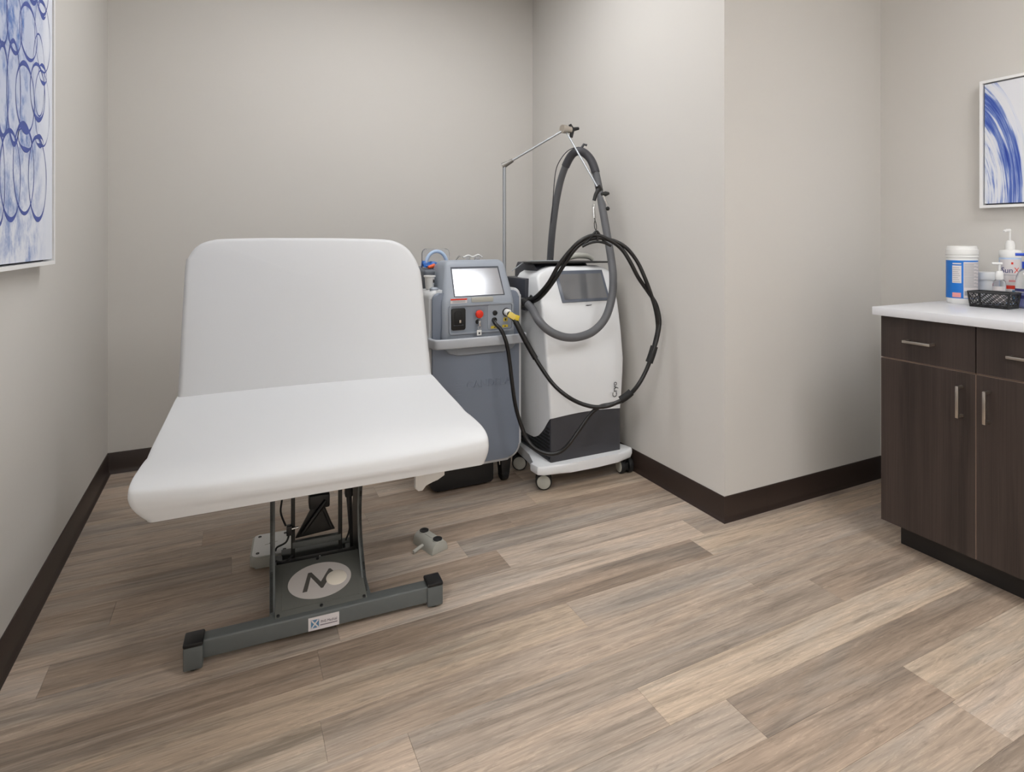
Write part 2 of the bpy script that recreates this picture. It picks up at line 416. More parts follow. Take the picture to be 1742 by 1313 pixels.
def plank(x0, x1, y0, y1, rgb):
    g = 0.00025
    me = bpy.data.meshes.new('plank')
    hx, hy = (x1 - x0) / 2 - g, (y1 - y0) / 2 - g
    c = 0.0004
    v = [(sx * hx, sy * hy, -0.0035) for sx, sy in ((-1, -1), (1, -1), (1, 1), (-1, 1))]
    v += [(sx * hx, sy * hy, -c) for sx, sy in ((-1, -1), (1, -1), (1, 1), (-1, 1))]
    v += [(sx * (hx - c), sy * (hy - c), 0) for sx, sy in ((-1, -1), (1, -1), (1, 1), (-1, 1))]
    f = [(8, 9, 10, 11)]
    for b0 in (0, 4):
        for i in range(4): f.append((b0 + i, b0 + (i + 1) % 4, b0 + 4 + (i + 1) % 4, b0 + 4 + i))
    me.from_pydata(v, [], f)
    o = link('plank', me, M['plank'], floor, loc=((x0 + x1) / 2, (y0 + y1) / 2, 0))
    j = random.uniform(0.94, 1.06)
    o.color = tuple(min(1, ch * j) for ch in lin(rgb)[:3]) + (1,)
k0 = -int((ROW0 - YF) / ROWW) - 1
for k in range(k0, 22):
    y0, y1 = max(ROW0 + k * ROWW, YF), min(ROW0 + (k + 1) * ROWW, YB)
    if y1 - y0 < 0.01: continue
    xr = XS if y0 > YP - 0.02 else XR
    xl = XL if y0 > YL - 0.07 else XB
    if k in KNOWN:
        cuts = ([(XB, MID), (-1.0, FIRST[k])] if xl < XL else [(XL, FIRST[k])]) + KNOWN[k]
    else:
        cuts = [(xl, random.choice((LIGHT, MID, DARK, GREY, MID)))]; x = xl + random.uniform(0.3, 1.3)
        while x < xr - 0.1: cuts.append((x, random.choice((LIGHT, MID, DARK, GREY, MID)))); x += 1.37
    cuts = [c for c in cuts if xl - 1e-6 <= c[0] < xr - 0.03]
    for i, (x, rgb) in enumerate(cuts):
        plank(x, cuts[i + 1][0] if i + 1 < len(cuts) else xr, y0, y1, rgb)

# ceiling fixtures, added fill panels included
for lx, ly, sx, sy, st, where in CEILING_LIGHTS:
    t = thing('ceiling_light', 'white rectangular ceiling light panel ' + where, 'ceiling light', (lx, ly, ZC), 0, 'ceiling light panels')
    bm = bmesh.new(); w = 0.03
    for b in ((-sx / 2 - w, sx / 2 + w, -sy / 2 - w, -sy / 2), (-sx / 2 - w, sx / 2 + w, sy / 2, sy / 2 + w), (-sx / 2 - w, -sx / 2, -sy / 2, sy / 2), (sx / 2, sx / 2 + w, -sy / 2, sy / 2)):
        bm_box(bm, *b, -0.02, 0.0)
    from_bm('fixture_frame', bm, M['fixture'], t)
    box('diffuser', (-sx / 2, sx / 2, -sy / 2, sy / 2, -0.012, -0.002), emission_mat('lit_diffuser', LIGHT_COL, st), t)

# ------------------------------------------------------------------ exam chair
CH = thing('exam_chair', 'white upholstered exam chair with reclined back on a charcoal steel pedestal', 'exam chair', (0.219, 1.5, 0), math.radians(-3.2))
def seat_mesh():
    Lp = [(.88, .60), (.74, .608), (.50, .596), (.258, .588), (.14, .591), (.06, .594), (.016, .588), (.003, .572), (.002, .550), (.006, .528), (.012, .506)]
    Lu = [(.040, .503), (.20, .499), (.50, .497), (.88, .50)]
    Rp = [(.77, .63), (.629, .633), (.46, .622), (.291, .615), (.14, .612), (.052, .607), (.012, .594), (.002, .574), (.002, .556), (.006, .538), (.013, .517)]
    Ru = [(.040, .512), (.18, .506), (.45, .50), (.77, .50)]
    sub = 5
    L3 = catmull([(0, y, z) for y, z in Lp], sub) + [Vector((0, y, z)) for y, z in Lu]
    R3 = catmull([(0, y, z) for y, z in Rp], sub) + [Vector((0, y, z)) for y, z in Ru]
    us = [-1, -.997, -.99, -.98, -.965, -.94, -.85, -.65, -.4, -.15, .15, .4, .65, .85, .94, .965, .98, .99, .997, 1]
    bm = bmesh.new(); rings = []
    for u in us:
        t = (u + 1) / 2
        e = max(0, (abs(u) - 0.965) / 0.035); ins = 0.010 * (1 - math.sqrt(max(0, 1 - e * e)))
        pr = [a.lerp(b_, t) for a, b_ in zip(L3, R3)]
        c = sum(pr, Vector()) / len(pr)
        ring = []
        for p in pr:
            q = p - c; ln = q.length
            q = c + q * ((ln - ins) / ln)
            crown = 0.006 * (1 - u * u) if p.z > 0.57 else 0.0
            crown -= 0.020 * math.exp(-(p.y / 0.075) ** 2) * (1 - abs(u) ** 3) * min(1, max(0, (p.z - 0.53) / 0.04)) if p.y < 0.3 else 0.0
            low = min(1.0, max(0.0, (0.572 - p.z) / 0.064)) ** 1.8
            sw = min(1.0, max(0.0, (abs(u) - 0.6) / 0.4)); sw = sw * sw * (3 - 2 * sw)
            x = 0.4295 * u + (0.036 if u < 0 else -0.014) * low * sw
            ring.append(bm.verts.new((x, q.y, q.z + crown)))
        rings.append(ring)
    n = len(rings[0])
    for a, c in zip(rings, rings[1:]):
        for j in range(n): bm.faces.new((a[j], a[(j + 1) % n], c[(j + 1) % n], c[j]))
    bm.faces.new(rings[0]); bm.faces.new(rings[-1])
    return bm
from_bm('seat', seat_mesh(), M['vinyl'], CH, True)
BACK = [(-0.43, 0.74, 0.607), (-0.431, 0.833, 0.827), (-0.43, 0.928, 1.052), (-0.422, 0.94, 1.082), (-0.405, 0.95, 1.113), (-0.377, 0.956, 1.137), (-0.337, 0.956, 1.15), (-0.291, 0.952, 1.154), (-0.156, 0.934, 1.157), (0.037, 0.906, 1.157), (0.17, 0.886, 1.155), (0.296, 0.867, 1.151), (0.344, 0.855, 1.14), (0.384, 0.839, 1.114), (0.409, 0.819, 1.076), (0.422, 0.801, 1.038), (0.429, 0.782, 0.996), (0.429, 0.707, 0.817), (0.429, 0.629, 0.633)]
def back_mesh():
    P = [Vector(p) for p in BACK]
    ex = (P[-1] - P[0]).normalized(); up = (P[2] - P[0]); nrm = ex.cross(up).normalized(); nrm = -nrm if nrm.y > 0 else nrm   # towards the sitter
    up = (up - ex * up.dot(ex)).normalized()
    P = [P[0] - up * 0.06] + P + [P[-1] - up * 0.06]
    P = catmull(P, 3)
    C = sum(P, Vector()) / len(P)
    # inward direction per outline vertex
    n = len(P); inw = []
    for i in range(n):
        tg = (P[(i + 1) % n] - P[i - 1]).normalized(); d = nrm.cross(tg).normalized()
        if d.dot(C - P[i]) < 0: d = -d
        inw.append(d)
    th, r = 0.085, 0.022
    steps = [(r * (1 - math.sin(a)), r * (1 - math.cos(a))) for a in [PI / 2 * q / 6 for q in range(7)]]   # (depth from front face, inset) reversed below
    bm = bmesh.new(); rings = []
    for dep, ins in [(th - (r - r * math.sin(a)), r - r * math.cos(a)) for a in [PI / 2 * q / 5 for q in range(5, -1, -1)]]:
        rings.append([bm.verts.new(P[i] + inw[i] * ins - nrm * dep) for i in range(n)])
    for a in [PI / 2 * q / 5 for q in range(0, 6)]:
        dep, ins = r - r * math.sin(a), r - r * math.cos(a)
        rings.append([bm.verts.new(P[i] + inw[i] * ins - nrm * dep) for i in range(n)])
    for s in (0.75, 0.45, 0.15):
        rings.append([bm.verts.new(C + (P[i] + inw[i] * r - C) * s + nrm * 0.006 * (1 - s)) for i in range(n)])
    for a, c in zip(rings, rings[1:]):
        for j in range(n): bm.faces.new((a[j], a[(j + 1) % n], c[(j + 1) % n], c[j]))
    bm.faces.new(rings[0])
    mid = bm.verts.new(C + nrm * 0.006)
    for j in range(n): bm.faces.new((rings[-1][j], rings[-1][(j + 1) % n], mid))
    return bm
from_bm('backrest', back_mesh(), M['vinyl'], CH, True)
# base: foot bar with end posts, cover, side plates, lift mechanism
prism('foot_bar', rrect(0.243, 0.285, 0.020, 0.070, 0.005, 3), 'x', -0.305, 0.315, M['chair_grey'], CH)
for x0, x1, y0 in ((-0.347, -0.301, 0.222), (0.313, 0.361, 0.236)):
    p = box('end_post', (x0, x1, y0, y0 + 0.056, 0.010, 0.070), M['chair_grey'], CH, bev=0.003)
    cap = box('post_cap', (x0 - 0.001, x1 + 0.001, y0 - 0.001, y0 + 0.057, 0.070, 0.081), M['black'], p, bev=0.004)
    lathe('levelling_foot', [(0.016, 0.0), (0.017, 0.006), (0.012, 0.012)], M['rubber'], p, 20, loc=((x0 + x1) / 2, y0 + 0.03, 0))
rear = prism('rear_foot_bar', rrect(0.61, 0.65, 0.020, 0.070, 0.005, 3), 'x', -0.10, 0.13, M['chair_grey'], CH)
for x in (-0.08, 0.11): lathe('levelling_foot', [(0.016, 0.0), (0.017, 0.008), (0.012, 0.022)], M['rubber'], rear, 20, loc=(x, 0.63, 0))
for x in (-0.118, 0.128): box('base_rail', (x - 0.02, x + 0.02, 0.27, 0.62, 0.025, 0.068), M['chair_grey'], CH, bev=0.004)
# sloping cover (bottom edge behind bar top, top edge further back and higher)
A0, A1 = Vector((-0.124, 0.262, 0.070)), Vector((0.134, 0.262, 0.070))
B0, B1 = Vector((-0.118, 0.436, 0.131)), Vector((0.137, 0.436, 0.131))
slope = math.atan2(0.131 - 0.070, 0.436 - 0.262); slen = math.hypot(0.061, 0.174)
cover = prism('base_cover', [(-0.127, 0), (0.131, 0), (0.127, slen), (-0.125, slen)], 'z', -0.055, 0.0, M['chair_panel'], CH, bev=0.003, loc=(0.003, 0.262, 0.071), rot=(slope, 0, 0))
prism('cover_inset', [(-0.108, 0.018), (0.110, 0.018), (0.106, slen - 0.018), (-0.104, slen - 0.018)], 'z', 0.0, 0.002, M['chair_panel'], cover, bev=0.0015)
oval = prism('oval_emblem', [(0.002 + 0.092 * math.cos(a), 0.094 + 0.062 * math.sin(a)) for a in [2 * PI * i / 56 for i in range(56)]], 'z', 0.002, 0.0032, M['emblem'], cover)
def zig(name, pts, w, z0, z1, m, parent):
    bm = bmesh.new()
    for a, c in zip(pts, pts[1:]):
        a, c = Vector(a), Vector(c); d = (c - a).normalized(); nn = Vector((-d.y, d.x)) * w / 2; ee = d * w * 0.28
        q = [a + nn - ee, a - nn - ee, c - nn + ee, c + nn + ee]
        lo = [bm.verts.new((p.x, p.y, z0)) for p in q]; hi = [bm.verts.new((p.x, p.y, z1)) for p in q]
        bm.faces.new(lo); bm.faces.new(hi)
        for i in range(4): bm.faces.new((lo[i], lo[(i + 1) % 4], hi[(i + 1) % 4], hi[i]))
        z1 += 0.00005
    return from_bm(name, bm, m, parent)
prism('letter_mark', [(-0.050, 0.062), (-0.037, 0.062), (-0.024, 0.110), (0.003, 0.064), (0.009, 0.064), (0.043, 0.116), (0.035, 0.127), (0.030, 0.127), (0.004, 0.086), (-0.021, 0.126), (-0.031, 0.126)], 'z', 0.0032, 0.0042, M['emblem_dark'], cover, smooth=False)
lathe('emblem_dome', [(0.031, 0.0), (0.0305, 0.0012), (0.024, 0.004), (0.012, 0.0056), (0, 0.006)], M['emblem_white'], cover, 36, loc=(0.050, 0.090, 0.0032)).scale = (1.0, 0.84, 1.0)
for x, y in ((0.0, 0.008), (-0.118, 0.006), (0.122, 0.006), (0.0, slen - 0.008)):
    lathe('cover_screw', [(0.0048, 0), (0.0048, 0.0018), (0.003, 0.0028), (0, 0.003)], M['black'], cover, 14, loc=(x, y, 0.0))
plate = box('maker_label', (-0.035, 0.050, 0.2415, 0.2428, 0.024, 0.061), M['label'], CH)
box('blue_mark', (-0.028, -0.006, 0.2408, 0.2414, 0.031, 0.054), M['label_blue'], plate)
for ang in (0.7, -0.7):
    bm = bmesh.new(); bm_box(bm, -0.0018, 0.0018, -0.0004, 0.0002, -0.014, 0.014, mtx=Matrix.Translation((-0.017, 0.2405, 0.0425)) @ Matrix.Rotation(ang, 4, 'Y'))
    from_bm('cross_stroke', bm, M['label'], plate)
text('label_lettering', 'PHS Medical', 0.0105, M['ink'], plate, (0.0215, 0.2412, 0.044), (PI / 2, 0, 0), 0.0002, width=0.86)
box('label_rule', (-0.003, 0.045, 0.2409, 0.2413, 0.0345, 0.0362), M['ink'], plate)
# side plates with concave front edges
front_edge = catmull([(0.285, 0.055, 0), (0.345, 0.11, 0), (0.405, 0.18, 0), (0.425, 0.25, 0), (0.412, 0.33, 0), (0.375, 0.40, 0), (0.34, 0.45, 0)], 4)
poly = [(p.x, p.y) for p in front_edge] + [(0.66, 0.45), (0.60, 0.34), (0.585, 0.24), (0.62, 0.14), (0.72, 0.055)]
for x in (-0.136, 0.132):
    pl = prism('side_plate', poly, 'x', x, x + 0.008, M['dark_steel'], CH)
    bm = bmesh.new(); s = 1 if x < 0 else -1
    fx = (x, x + 0.014) if x < 0 else (x - 0.006, x + 0.008)
    for a, c in zip(front_edge, front_edge[1:]):
        q = [(a.x, a.y), (c.x, c.y), (c.x + 0.004, c.y), (a.x + 0.004, a.y)]
        lo = [bm.verts.new((fx[0], *p)) for p in q]; hi = [bm.verts.new((fx[1], *p)) for p in q]
        bm.faces.new(lo); bm.faces.new(hi)
        for i in range(4): bm.faces.new((lo[i], lo[(i + 1) % 4], hi[(i + 1) % 4], hi[i]))
    from_bm('edge_flange', bm, M['chair_grey'], pl)
for x in (-0.068, 0.078): box('lift_post', (x - 0.006, x + 0.006, 0.47, 0.485, 0.05, 0.455), M['dark_steel'], CH, bev=0.001)
box('cross_bar', (-0.07, 0.08, 0.468, 0.486, 0.155, 0.175), M['chair_grey'], CH, bev=0.002)
box('lower_cross_bar', (-0.118, 0.124, 0.452, 0.466, 0.10, 0.128), M['dark_steel'], CH, bev=0.002)
prism('linkage_plate', [(-0.060, 0.170), (0.064, 0.178), (0.026, 0.262), (-0.006, 0.268)], 'y', 0.505, 0.513, M['dark_steel'], CH)
tube('linkage_arm', [(-0.04, 0.498, 0.185), (0.035, 0.498, 0.28)], 0.007, M['black'], CH)
tube('linkage_arm', [(0.052, 0.50, 0.19), (0.022, 0.50, 0.27)], 0.006, M['dark_steel'], CH)
box('lift_motor', (-0.018, 0.048, 0.50, 0.56, 0.255, 0.30), M['black'], CH, bev=0.006)
tube('actuator_rod', [(0.016, 0.53, 0.29), (0.014, 0.53, 0.455)], 0.0055, M['chrome'], CH)
tube('actuator_rod', [(0.030, 0.545, 0.29), (0.028, 0.545, 0.455)], 0.006, M['alu'], CH)
box('upper_motor', (-0.062, 0.004, 0.52, 0.59, 0.345, 0.40), M['black'], CH, bev=0.006)
box('limit_switch', (0.034, 0.052, 0.52, 0.545, 0.345, 0.375), M['black'], CH, bev=0.003)
box('side_actuator', (0.094, 0.118, 0.47, 0.50, 0.29, 0.43), M['black'], CH, bev=0.003)
prism('actuator_leg', [(0.098, 0.30), (0.116, 0.30), (0.122, 0.06), (0.116, 0.06)], 'y', 0.48, 0.495, M['black'], CH)
box('switch_block', (-0.088, -0.072, 0.455, 0.475, 0.205, 0.235), M['black'], CH, bev=0.002)
tube('switch_rod', [(-0.072, 0.465, 0.222), (-0.052, 0.465, 0.224)], 0.004, M['chrome'], CH)
for x, z in ((-0.012, 0.135), (0.012, 0.142), (0.03, 0.136)):
    lathe('bolt', [(0.005, 0), (0.005, 0.006), (0, 0.0065)], M['chrome'], CH, 12, loc=(x, 0.452, z - 0.02), rot=(PI / 2, 0, 0))
tube('wire_loom', [(-0.11, 0.46, 0.40), (-0.10, 0.48, 0.33), (-0.105, 0.47, 0.28), (-0.09, 0.465, 0.235)], 0.003, M['rubber'], CH, 8, 5)
tube('wire_loom', [(-0.08, 0.465, 0.205), (-0.09, 0.46, 0.185), (-0.115, 0.46, 0.175), (-0.12, 0.47, 0.16)], 0.003, M['rubber'], CH, 8, 5)
tube('wire_loom', [(-0.12, 0.455, 0.135), (-0.095, 0.45, 0.128), (-0.07, 0.46, 0.14)], 0.003, M['rubber'], CH, 8, 5)
tube('wire_loom', [(0.09, 0.48, 0.43), (0.10, 0.47, 0.36), (0.112, 0.48, 0.27), (0.108, 0.47, 0.19), (0.095, 0.47, 0.15)], 0.003, M['rubber'], CH, 8, 5)
tube('wire_loom', [(-0.015, 0.50, 0.36), (0.01, 0.49, 0.365), (0.035, 0.51, 0.36)], 0.0025, M['rubber'], CH, 8, 5)
box('seat_frame', (-0.30, 0.30, 0.30, 0.72, 0.455, 0.497), M['dark_steel'], CH, bev=0.004)
box('back_support', (-0.25, 0.25, 0.72, 0.80, 0.44, 0.56), M['dark_steel'], CH, bev=0.004)
# pale release lever below the seat's right front corner
lev = prism('release_lever', [(0.262, 0.405), (0.272, 0.396), (0.284, 0.396), (0.292, 0.405), (0.292, 0.413), (0.330, 0.420), (0.352, 0.432), (0.352, 0.500), (0.262, 0.500)], 'y', 0.185, 0.205, M['white_plastic'], CH, bev=0.003)

# ------------------------------------------------------------------ foot controls on the floor
fc = thing('foot_control', 'pale grey two button foot control lying beside the chair pedestal', 'foot control', (0.668, 2.079, 0), math.atan2(-0.089, 0.028))
half = [(-0.036, 0.0)] + [(0.034 * math.cos(a), 0.012 + 0.030 * math.sin(a)) for a in [PI - PI * i / 16 for i in range(17)]] + [(0.036, 0.0)]
bodyfc = prism('housing', half, 'x', -0.062, 0.062, M['grey_plastic'], fc, bev=0.002)
box('base_mat', (-0.061, 0.061, -0.0355, 0.0355, 0.0, 0.003), M['rubber'], fc)
for x in (-0.042, 0.044):
    bt = lathe('button', [(0.017, -0.002), (0.017, 0.004), (0.014, 0.0055), (0.008, 0.0045), (0, 0.004)], M['black'], fc, 28, loc=(x, 0.002, 0.040))
    lathe('button_collar', [(0.0195, -0.004), (0.0195, 0.0), (0.0175, 0.001)], M['grey_plastic'], bt, 28)
box('nameplate', (-0.022, 0.024, -0.010, 0.014, 0.0395, 0.0424), M['grey_plastic'], fc, bev=0.0008)
tube('cord_stub', [(0.0, -0.034, 0.014), (0.004, -0.056, 0.013), (0.006, -0.078, 0.008)], 0.0065, M['grey_plastic'], fc, 10)

up = thing('upturned_foot_control', 'off white foot control turned upside down with screw heads, left of the pedestal', 'foot control', (0.136, 2.272, 0), math.radians(-6))
prism('housing', rrect(-0.072, 0.072, -0.085, 0.085, 0.018, 5), 'z', 0.002, 0.040, M['grey_plastic'], up, bev=0.012, seg=4)
prism('bottom_plate', rrect(-0.066, 0.066, -0.079, 0.079, 0.016, 5), 'z', 0.040, 0.0425, M['white_plastic'], up, bev=0.001)
for x, y in ((-0.048, 0.060), (0.040, 0.060), (-0.048, -0.060), (0.040, -0.060), (-0.006, 0.0)):
    lathe('screw', [(0.006, 0), (0.006, 0.0012), (0.0035, 0.0004), (0, 0.0)], M['black'], up, 14, loc=(x, y, 0.0424))
for a in (0.6, -0.6):
    bm = bmesh.new(); bm_box(bm, -0.022, 0.022, -0.0012, 0.0012, 0.0424, 0.0432, mtx=Matrix.Translation((-0.006, 0, 0)) @ Matrix.Rotation(a + 0.9, 4, 'Z'))
    from_bm('moulded_rib', bm, M['grey_plastic'], up)

# ------------------------------------------------------------------ casters
def caster(parent, name, x, y, r, wheel_m, hub_m, twin=True, z0=0.0, rot=0.0, top=0.1):
    """twin-wheel caster: axle along local x when rot=0"""
    body = lathe(name, [(0.012, r), (0.018, r + 0.012), (0.014, max(top, r + 0.016))], M['black'], parent, 16, loc=(x, y, 0), rot=(0, 0, rot))
    box('fork', (-0.008, 0.008, -r * 0.75, r * 0.75, r * 0.55, r * 1.55), M['black'], body, bev=0.004)
    for s in (-1, 1):
        w = lathe('wheel', [(r * 0.80, -0.011), (r * 0.96, -0.010), (r, -0.005), (r, 0.005), (r * 0.96, 0.010), (r * 0.80, 0.011)], wheel_m, body, 32, loc=(s * 0.021, 0, r), rot=(0, s * PI / 2, 0))
        lathe('wheel_disc', [(r * 0.82, 0.010), (r * 0.82, 0.0125), (r * 0.74, 0.0145), (r * 0.2, 0.0150), (0, 0.0150)], hub_m, body, 32, loc=(s * 0.021, 0, r), rot=(0, s * PI / 2, 0))
    return body

# ------------------------------------------------------------------ grey laser machine
LA = thing('laser_machine', 'grey medical laser cart with tilted touch screen and red stop button', 'laser machine', (1.005, 2.42, 0))
def W2L(p, o): return (p[0] - o.location.x, p[1] - o.location.y, p[2] - o.location.z)
shell = prism('side_shell', rrect(-0.228, 0.222, 0.118, 0.918, (0.07, 0.07, 0.035, 0.035), 8), 'y', 0.015, 0.56, M['las_trim'], LA, bev=0.012, seg=3)
front = prism('front_panel', rrect(-0.216, 0.205, 0.134, 0.908, (0.060, 0.060, 0.03, 0.03), 8), 'y', 0.0, 0.02, M['las_body'], LA, bev=0.008, seg=3)
# console: side profile lofted with a taper towards the top
def console_mesh():
    prof = [(-0.022, 0.690), (-0.026, 0.700), (-0.026, 0.865), (-0.020, 0.885), (0.040, 1.028), (0.052, 1.044), (0.072, 1.050), (0.16, 1.046), (0.20, 1.03), (0.21, 0.99), (0.21, 0.690)]
    bm = bmesh.new(); rings = []
    def half(z):
        t = min(1, max(0, (z - 0.86) / 0.19)); return (-0.178 + 0.036 * t, 0.172 - 0.022 * t)
    fr = [0.0, 0.012, 0.035, 0.07]
    def ring(side, q):
        # q 0..3 steps in from the side; corners rounded by shrinking the profile near the sides
        c = Vector((0.09, 0.86)); out = []
        for y, z in prof:
            v = Vector((y, z)) - c; sh = (0.022, 0.0085, 0.002, 0.0)[q]
            v = v * ((v.length - sh) / v.length) + c
            a, b_ = half(v.y)
            x = a + fr[q] * 0.45 if side < 0 else b_ - fr[q] * 0.45
            out.append(bm.verts.new((x, v.x, v.y)))
        return out
    for q in range(4): rings.append(ring(-1, q))
    for q in (3, 2, 1, 0): rings.append(ring(1, q))
    n = len(prof)
    for a, c in zip(rings, rings[1:]):
        for j in range(n): bm.faces.new((a[j], a[(j + 1) % n], c[(j + 1) % n], c[j]))
    bm.faces.new(rings[0]); bm.faces.new(rings[-1])
    return bm
con = from_bm('console', console_mesh(), M['las_console'], LA, True)
# screen on the sloping face
tilt = math.atan2(0.060, 0.143)
def on_slope(x, s, off):   # s: distance up the slope from z .885
    return (x, -0.020 + s * math.sin(tilt) - off * math.cos(tilt), 0.885 + s * math.cos(tilt) + off * math.sin(tilt))
bez = prism('screen_bezel', [(-0.124, 0.006), (0.122, 0.006), (0.113, 0.146), (-0.121, 0.146)], 'z', -0.004, 0.003, M['bezel'], LA, bev=0.0015, loc=on_slope(0, 0, 0), rot=(PI / 2 - tilt, 0, 0))
prism('screen', [(-0.119, 0.009), (0.116, 0.009), (0.1065, 0.136), (-0.1175, 0.136)], 'z', 0.003, 0.0036, M['screen'], bez, smooth=False)
# control panel: raised border with a panel inside
def ring_frame(name, outer, inner, y0, y1, m, parent):
    bm = bmesh.new(); n = len(outer)
    rows = [[bm.verts.new((x, y1, z)) for x, z in outer], [bm.verts.new((x, y0, z)) for x, z in outer], [bm.verts.new((x, y0, z)) for x, z in inner], [bm.verts.new((x, y1, z)) for x, z in inner]]
    for a, c in zip(rows, rows[1:] + rows[:1]):
        for j in range(n): bm.faces.new((a[j], a[(j + 1) % n], c[(j + 1) % n], c[j]))
    return from_bm(name, bm, m, parent, True)
ring_frame('control_frame', rrect(-0.152, 0.158, 0.728, 0.858, 0.012), rrect(-0.146, 0.152, 0.734, 0.851, 0.010), -0.036, -0.02, M['las_console'], LA)
prism('control_panel', rrect(-0.147, 0.153, 0.733, 0.852, 0.010), 'y', -0.0285, -0.02, M['las_panel'], LA)
prism('port_panel', rrect(0.032, 0.150, 0.738, 0.850, 0.012), 'y', -0.0305, -0.0284, M['las_console'], LA)
sock = prism('card_socket', rrect(-0.141, -0.076, 0.746, 0.842, 0.008), 'y', -0.034, -0.028, M['black'], LA, bev=0.002)
prism('socket_hood', rrect(-0.128, -0.092, 0.768, 0.832, (0.004, 0.004, 0.016, 0.016)), 'y', -0.036, -0.034, M['rubber'], sock, bev=0.001)
box('socket_clip', (-0.106, -0.098, -0.038, -0.034, 0.778, 0.790), M['steel'], sock, bev=0.001)
box('socket_rib', (-0.132, -0.086, -0.0355, -0.034, 0.766, 0.769), M['bezel'], sock)
ry = (PI / 2, 0, 0)
es = lathe('stop_button', [(0.009, 0), (0.009, 0.010), (0.0175, 0.012), (0.0185, 0.018), (0.016, 0.023), (0.008, 0.0255), (0, 0.026)], M['red'], LA, 32, loc=(-0.014, -0.028, 0.812), rot=ry)
ks = lathe('key_switch', [(0.0105, 0), (0.0105, 0.005), (0.007, 0.006), (0.007, 0.009), (0, 0.009)], M['black'], LA, 24, loc=(-0.017, -0.028, 0.777), rot=ry)
box('key', (-0.0035, 0.0035, -0.016, 0.008, 0.009, 0.030), M['chrome'], ks, bev=0.001)
tube('key_ring', [(0.007 * math.cos(a), -0.022 + 0.009 * math.sin(a), 0.026) for a in [2 * PI * i / 14 for i in range(15)]], 0.0012, M['chrome'], ks, 6)
box('key_tag', (-0.011, 0.011, -0.058, -0.034, 0.020, 0.022), M['white_plastic'], ks, bev=0.001)
box('tag_mark', (-0.004, 0.004, -0.052, -0.044, 0.022, 0.0225), M['ink_black'], ks)
for x, z, r in ((0.067, 0.812, 0.0115), (0.064, 0.780, 0.0125)):
    pt = lathe('port', [(r, 0), (r, 0.004), (r * 0.72, 0.006), (r * 0.68, 0.003), (0, 0.003)], M['black'], LA, 24, loc=(x, -0.030, z), rot=ry)
pt = lathe('fibre_port', [(0.018, 0), (0.018, 0.004), (0.0155, 0.006), (0.0155, 0.026), (0.012, 0.030), (0, 0.030)], M['white_plastic'], LA, 28, loc=(0.124, -0.030, 0.812), rot=ry)
lathe('port_collar', [(0.0195, 0), (0.0195, 0.005), (0.017, 0.006)], M['black'], pt, 28)
box('warning_label', (-0.144, -0.064, -0.0275, -0.0257, 0.868, 0.877), M['label'], LA, loc=(0, 0, 0))
wl = prism('warning_sticker', rrect(-0.144, -0.066, 0.8625, 0.884, 0.002, 2), 'y', -0.0275, -0.024, M['label'], LA)
box('red_stripe', (-0.1435, -0.0665, -0.0282, -0.0275, 0.877, 0.8835), M['red'], wl)
for q in range(3): box('print_line', (-0.135, -0.075, -0.028, -0.0275, 0.866 + q * 0.0032, 0.8672 + q * 0.0032), M['can_text'], wl)
bpy.data.objects.remove(bpy.data.objects['warning_label'])
prism('blank_label', rrect(-0.045, 0.060, 0.864, 0.886, 0.006, 4), 'y', -0.029, -0.020, M['grey_plastic'], LA, bev=0.001)
for b in ((0.110, 0.130, 0.771, 0.788), (0.047, 0.085, 0.742, 0.753), (0.104, 0.132, 0.744, 0.755)):
    st = box('hazard_sticker', (b[0], b[1], -0.0313, -0.0304, b[2], b[3]), M['yellow'], LA)
    box('hazard_mark', ((b[0] + b[1]) / 2 - 0.004, (b[0] + b[1]) / 2 + 0.004, -0.0317, -0.0313, b[2] + 0.003, b[3] - 0.004), M['ink_black'], st)
# wrap-around push handle
hp = catmull([(-0.226, 0.06, 0.692), (-0.226, 0.0, 0.692), (-0.222, -0.035, 0.692), (-0.20, -0.053, 0.692), (-0.1, -0.058, 0.692), (0.1, -0.058, 0.692), (0.195, -0.053, 0.692), (0.217, -0.035, 0.692), (0.221, 0.0, 0.692), (0.221, 0.06, 0.692)], 5)
bm = bmesh.new(); rings = []
sec = rrect(-0.008, 0.008, -0.0215, 0.0215, 0.006, 3)
for i, p in enumerate(hp):
    tg = (hp[min(i + 1, len(hp) - 1)] - hp[max(i - 1, 0)]).normalized(); nn = Vector((tg.y, -tg.x, 0))
    rings.append([bm.verts.new(p + nn * a + Vector((0, 0, c))) for a, c in sec])
for a, c in zip(rings, rings[1:]):
    for j in range(len(sec)): bm.faces.new((a[j], a[(j + 1) % len(sec)], c[(j + 1) % len(sec)], c[j]))
bm.faces.new(rings[0]); bm.faces.new(rings[-1])
from_bm('push_handle', bm, M['las_handle'], LA, True)
prism('grip_scoop', [(-0.165, 0.662), (0.185, 0.662), (0.165, 0.640), (0.12, 0.628), (-0.10, 0.628), (-0.145, 0.640)], 'y', -0.012, 0.004, M['las_console'], LA, bev=0.006, seg=3)
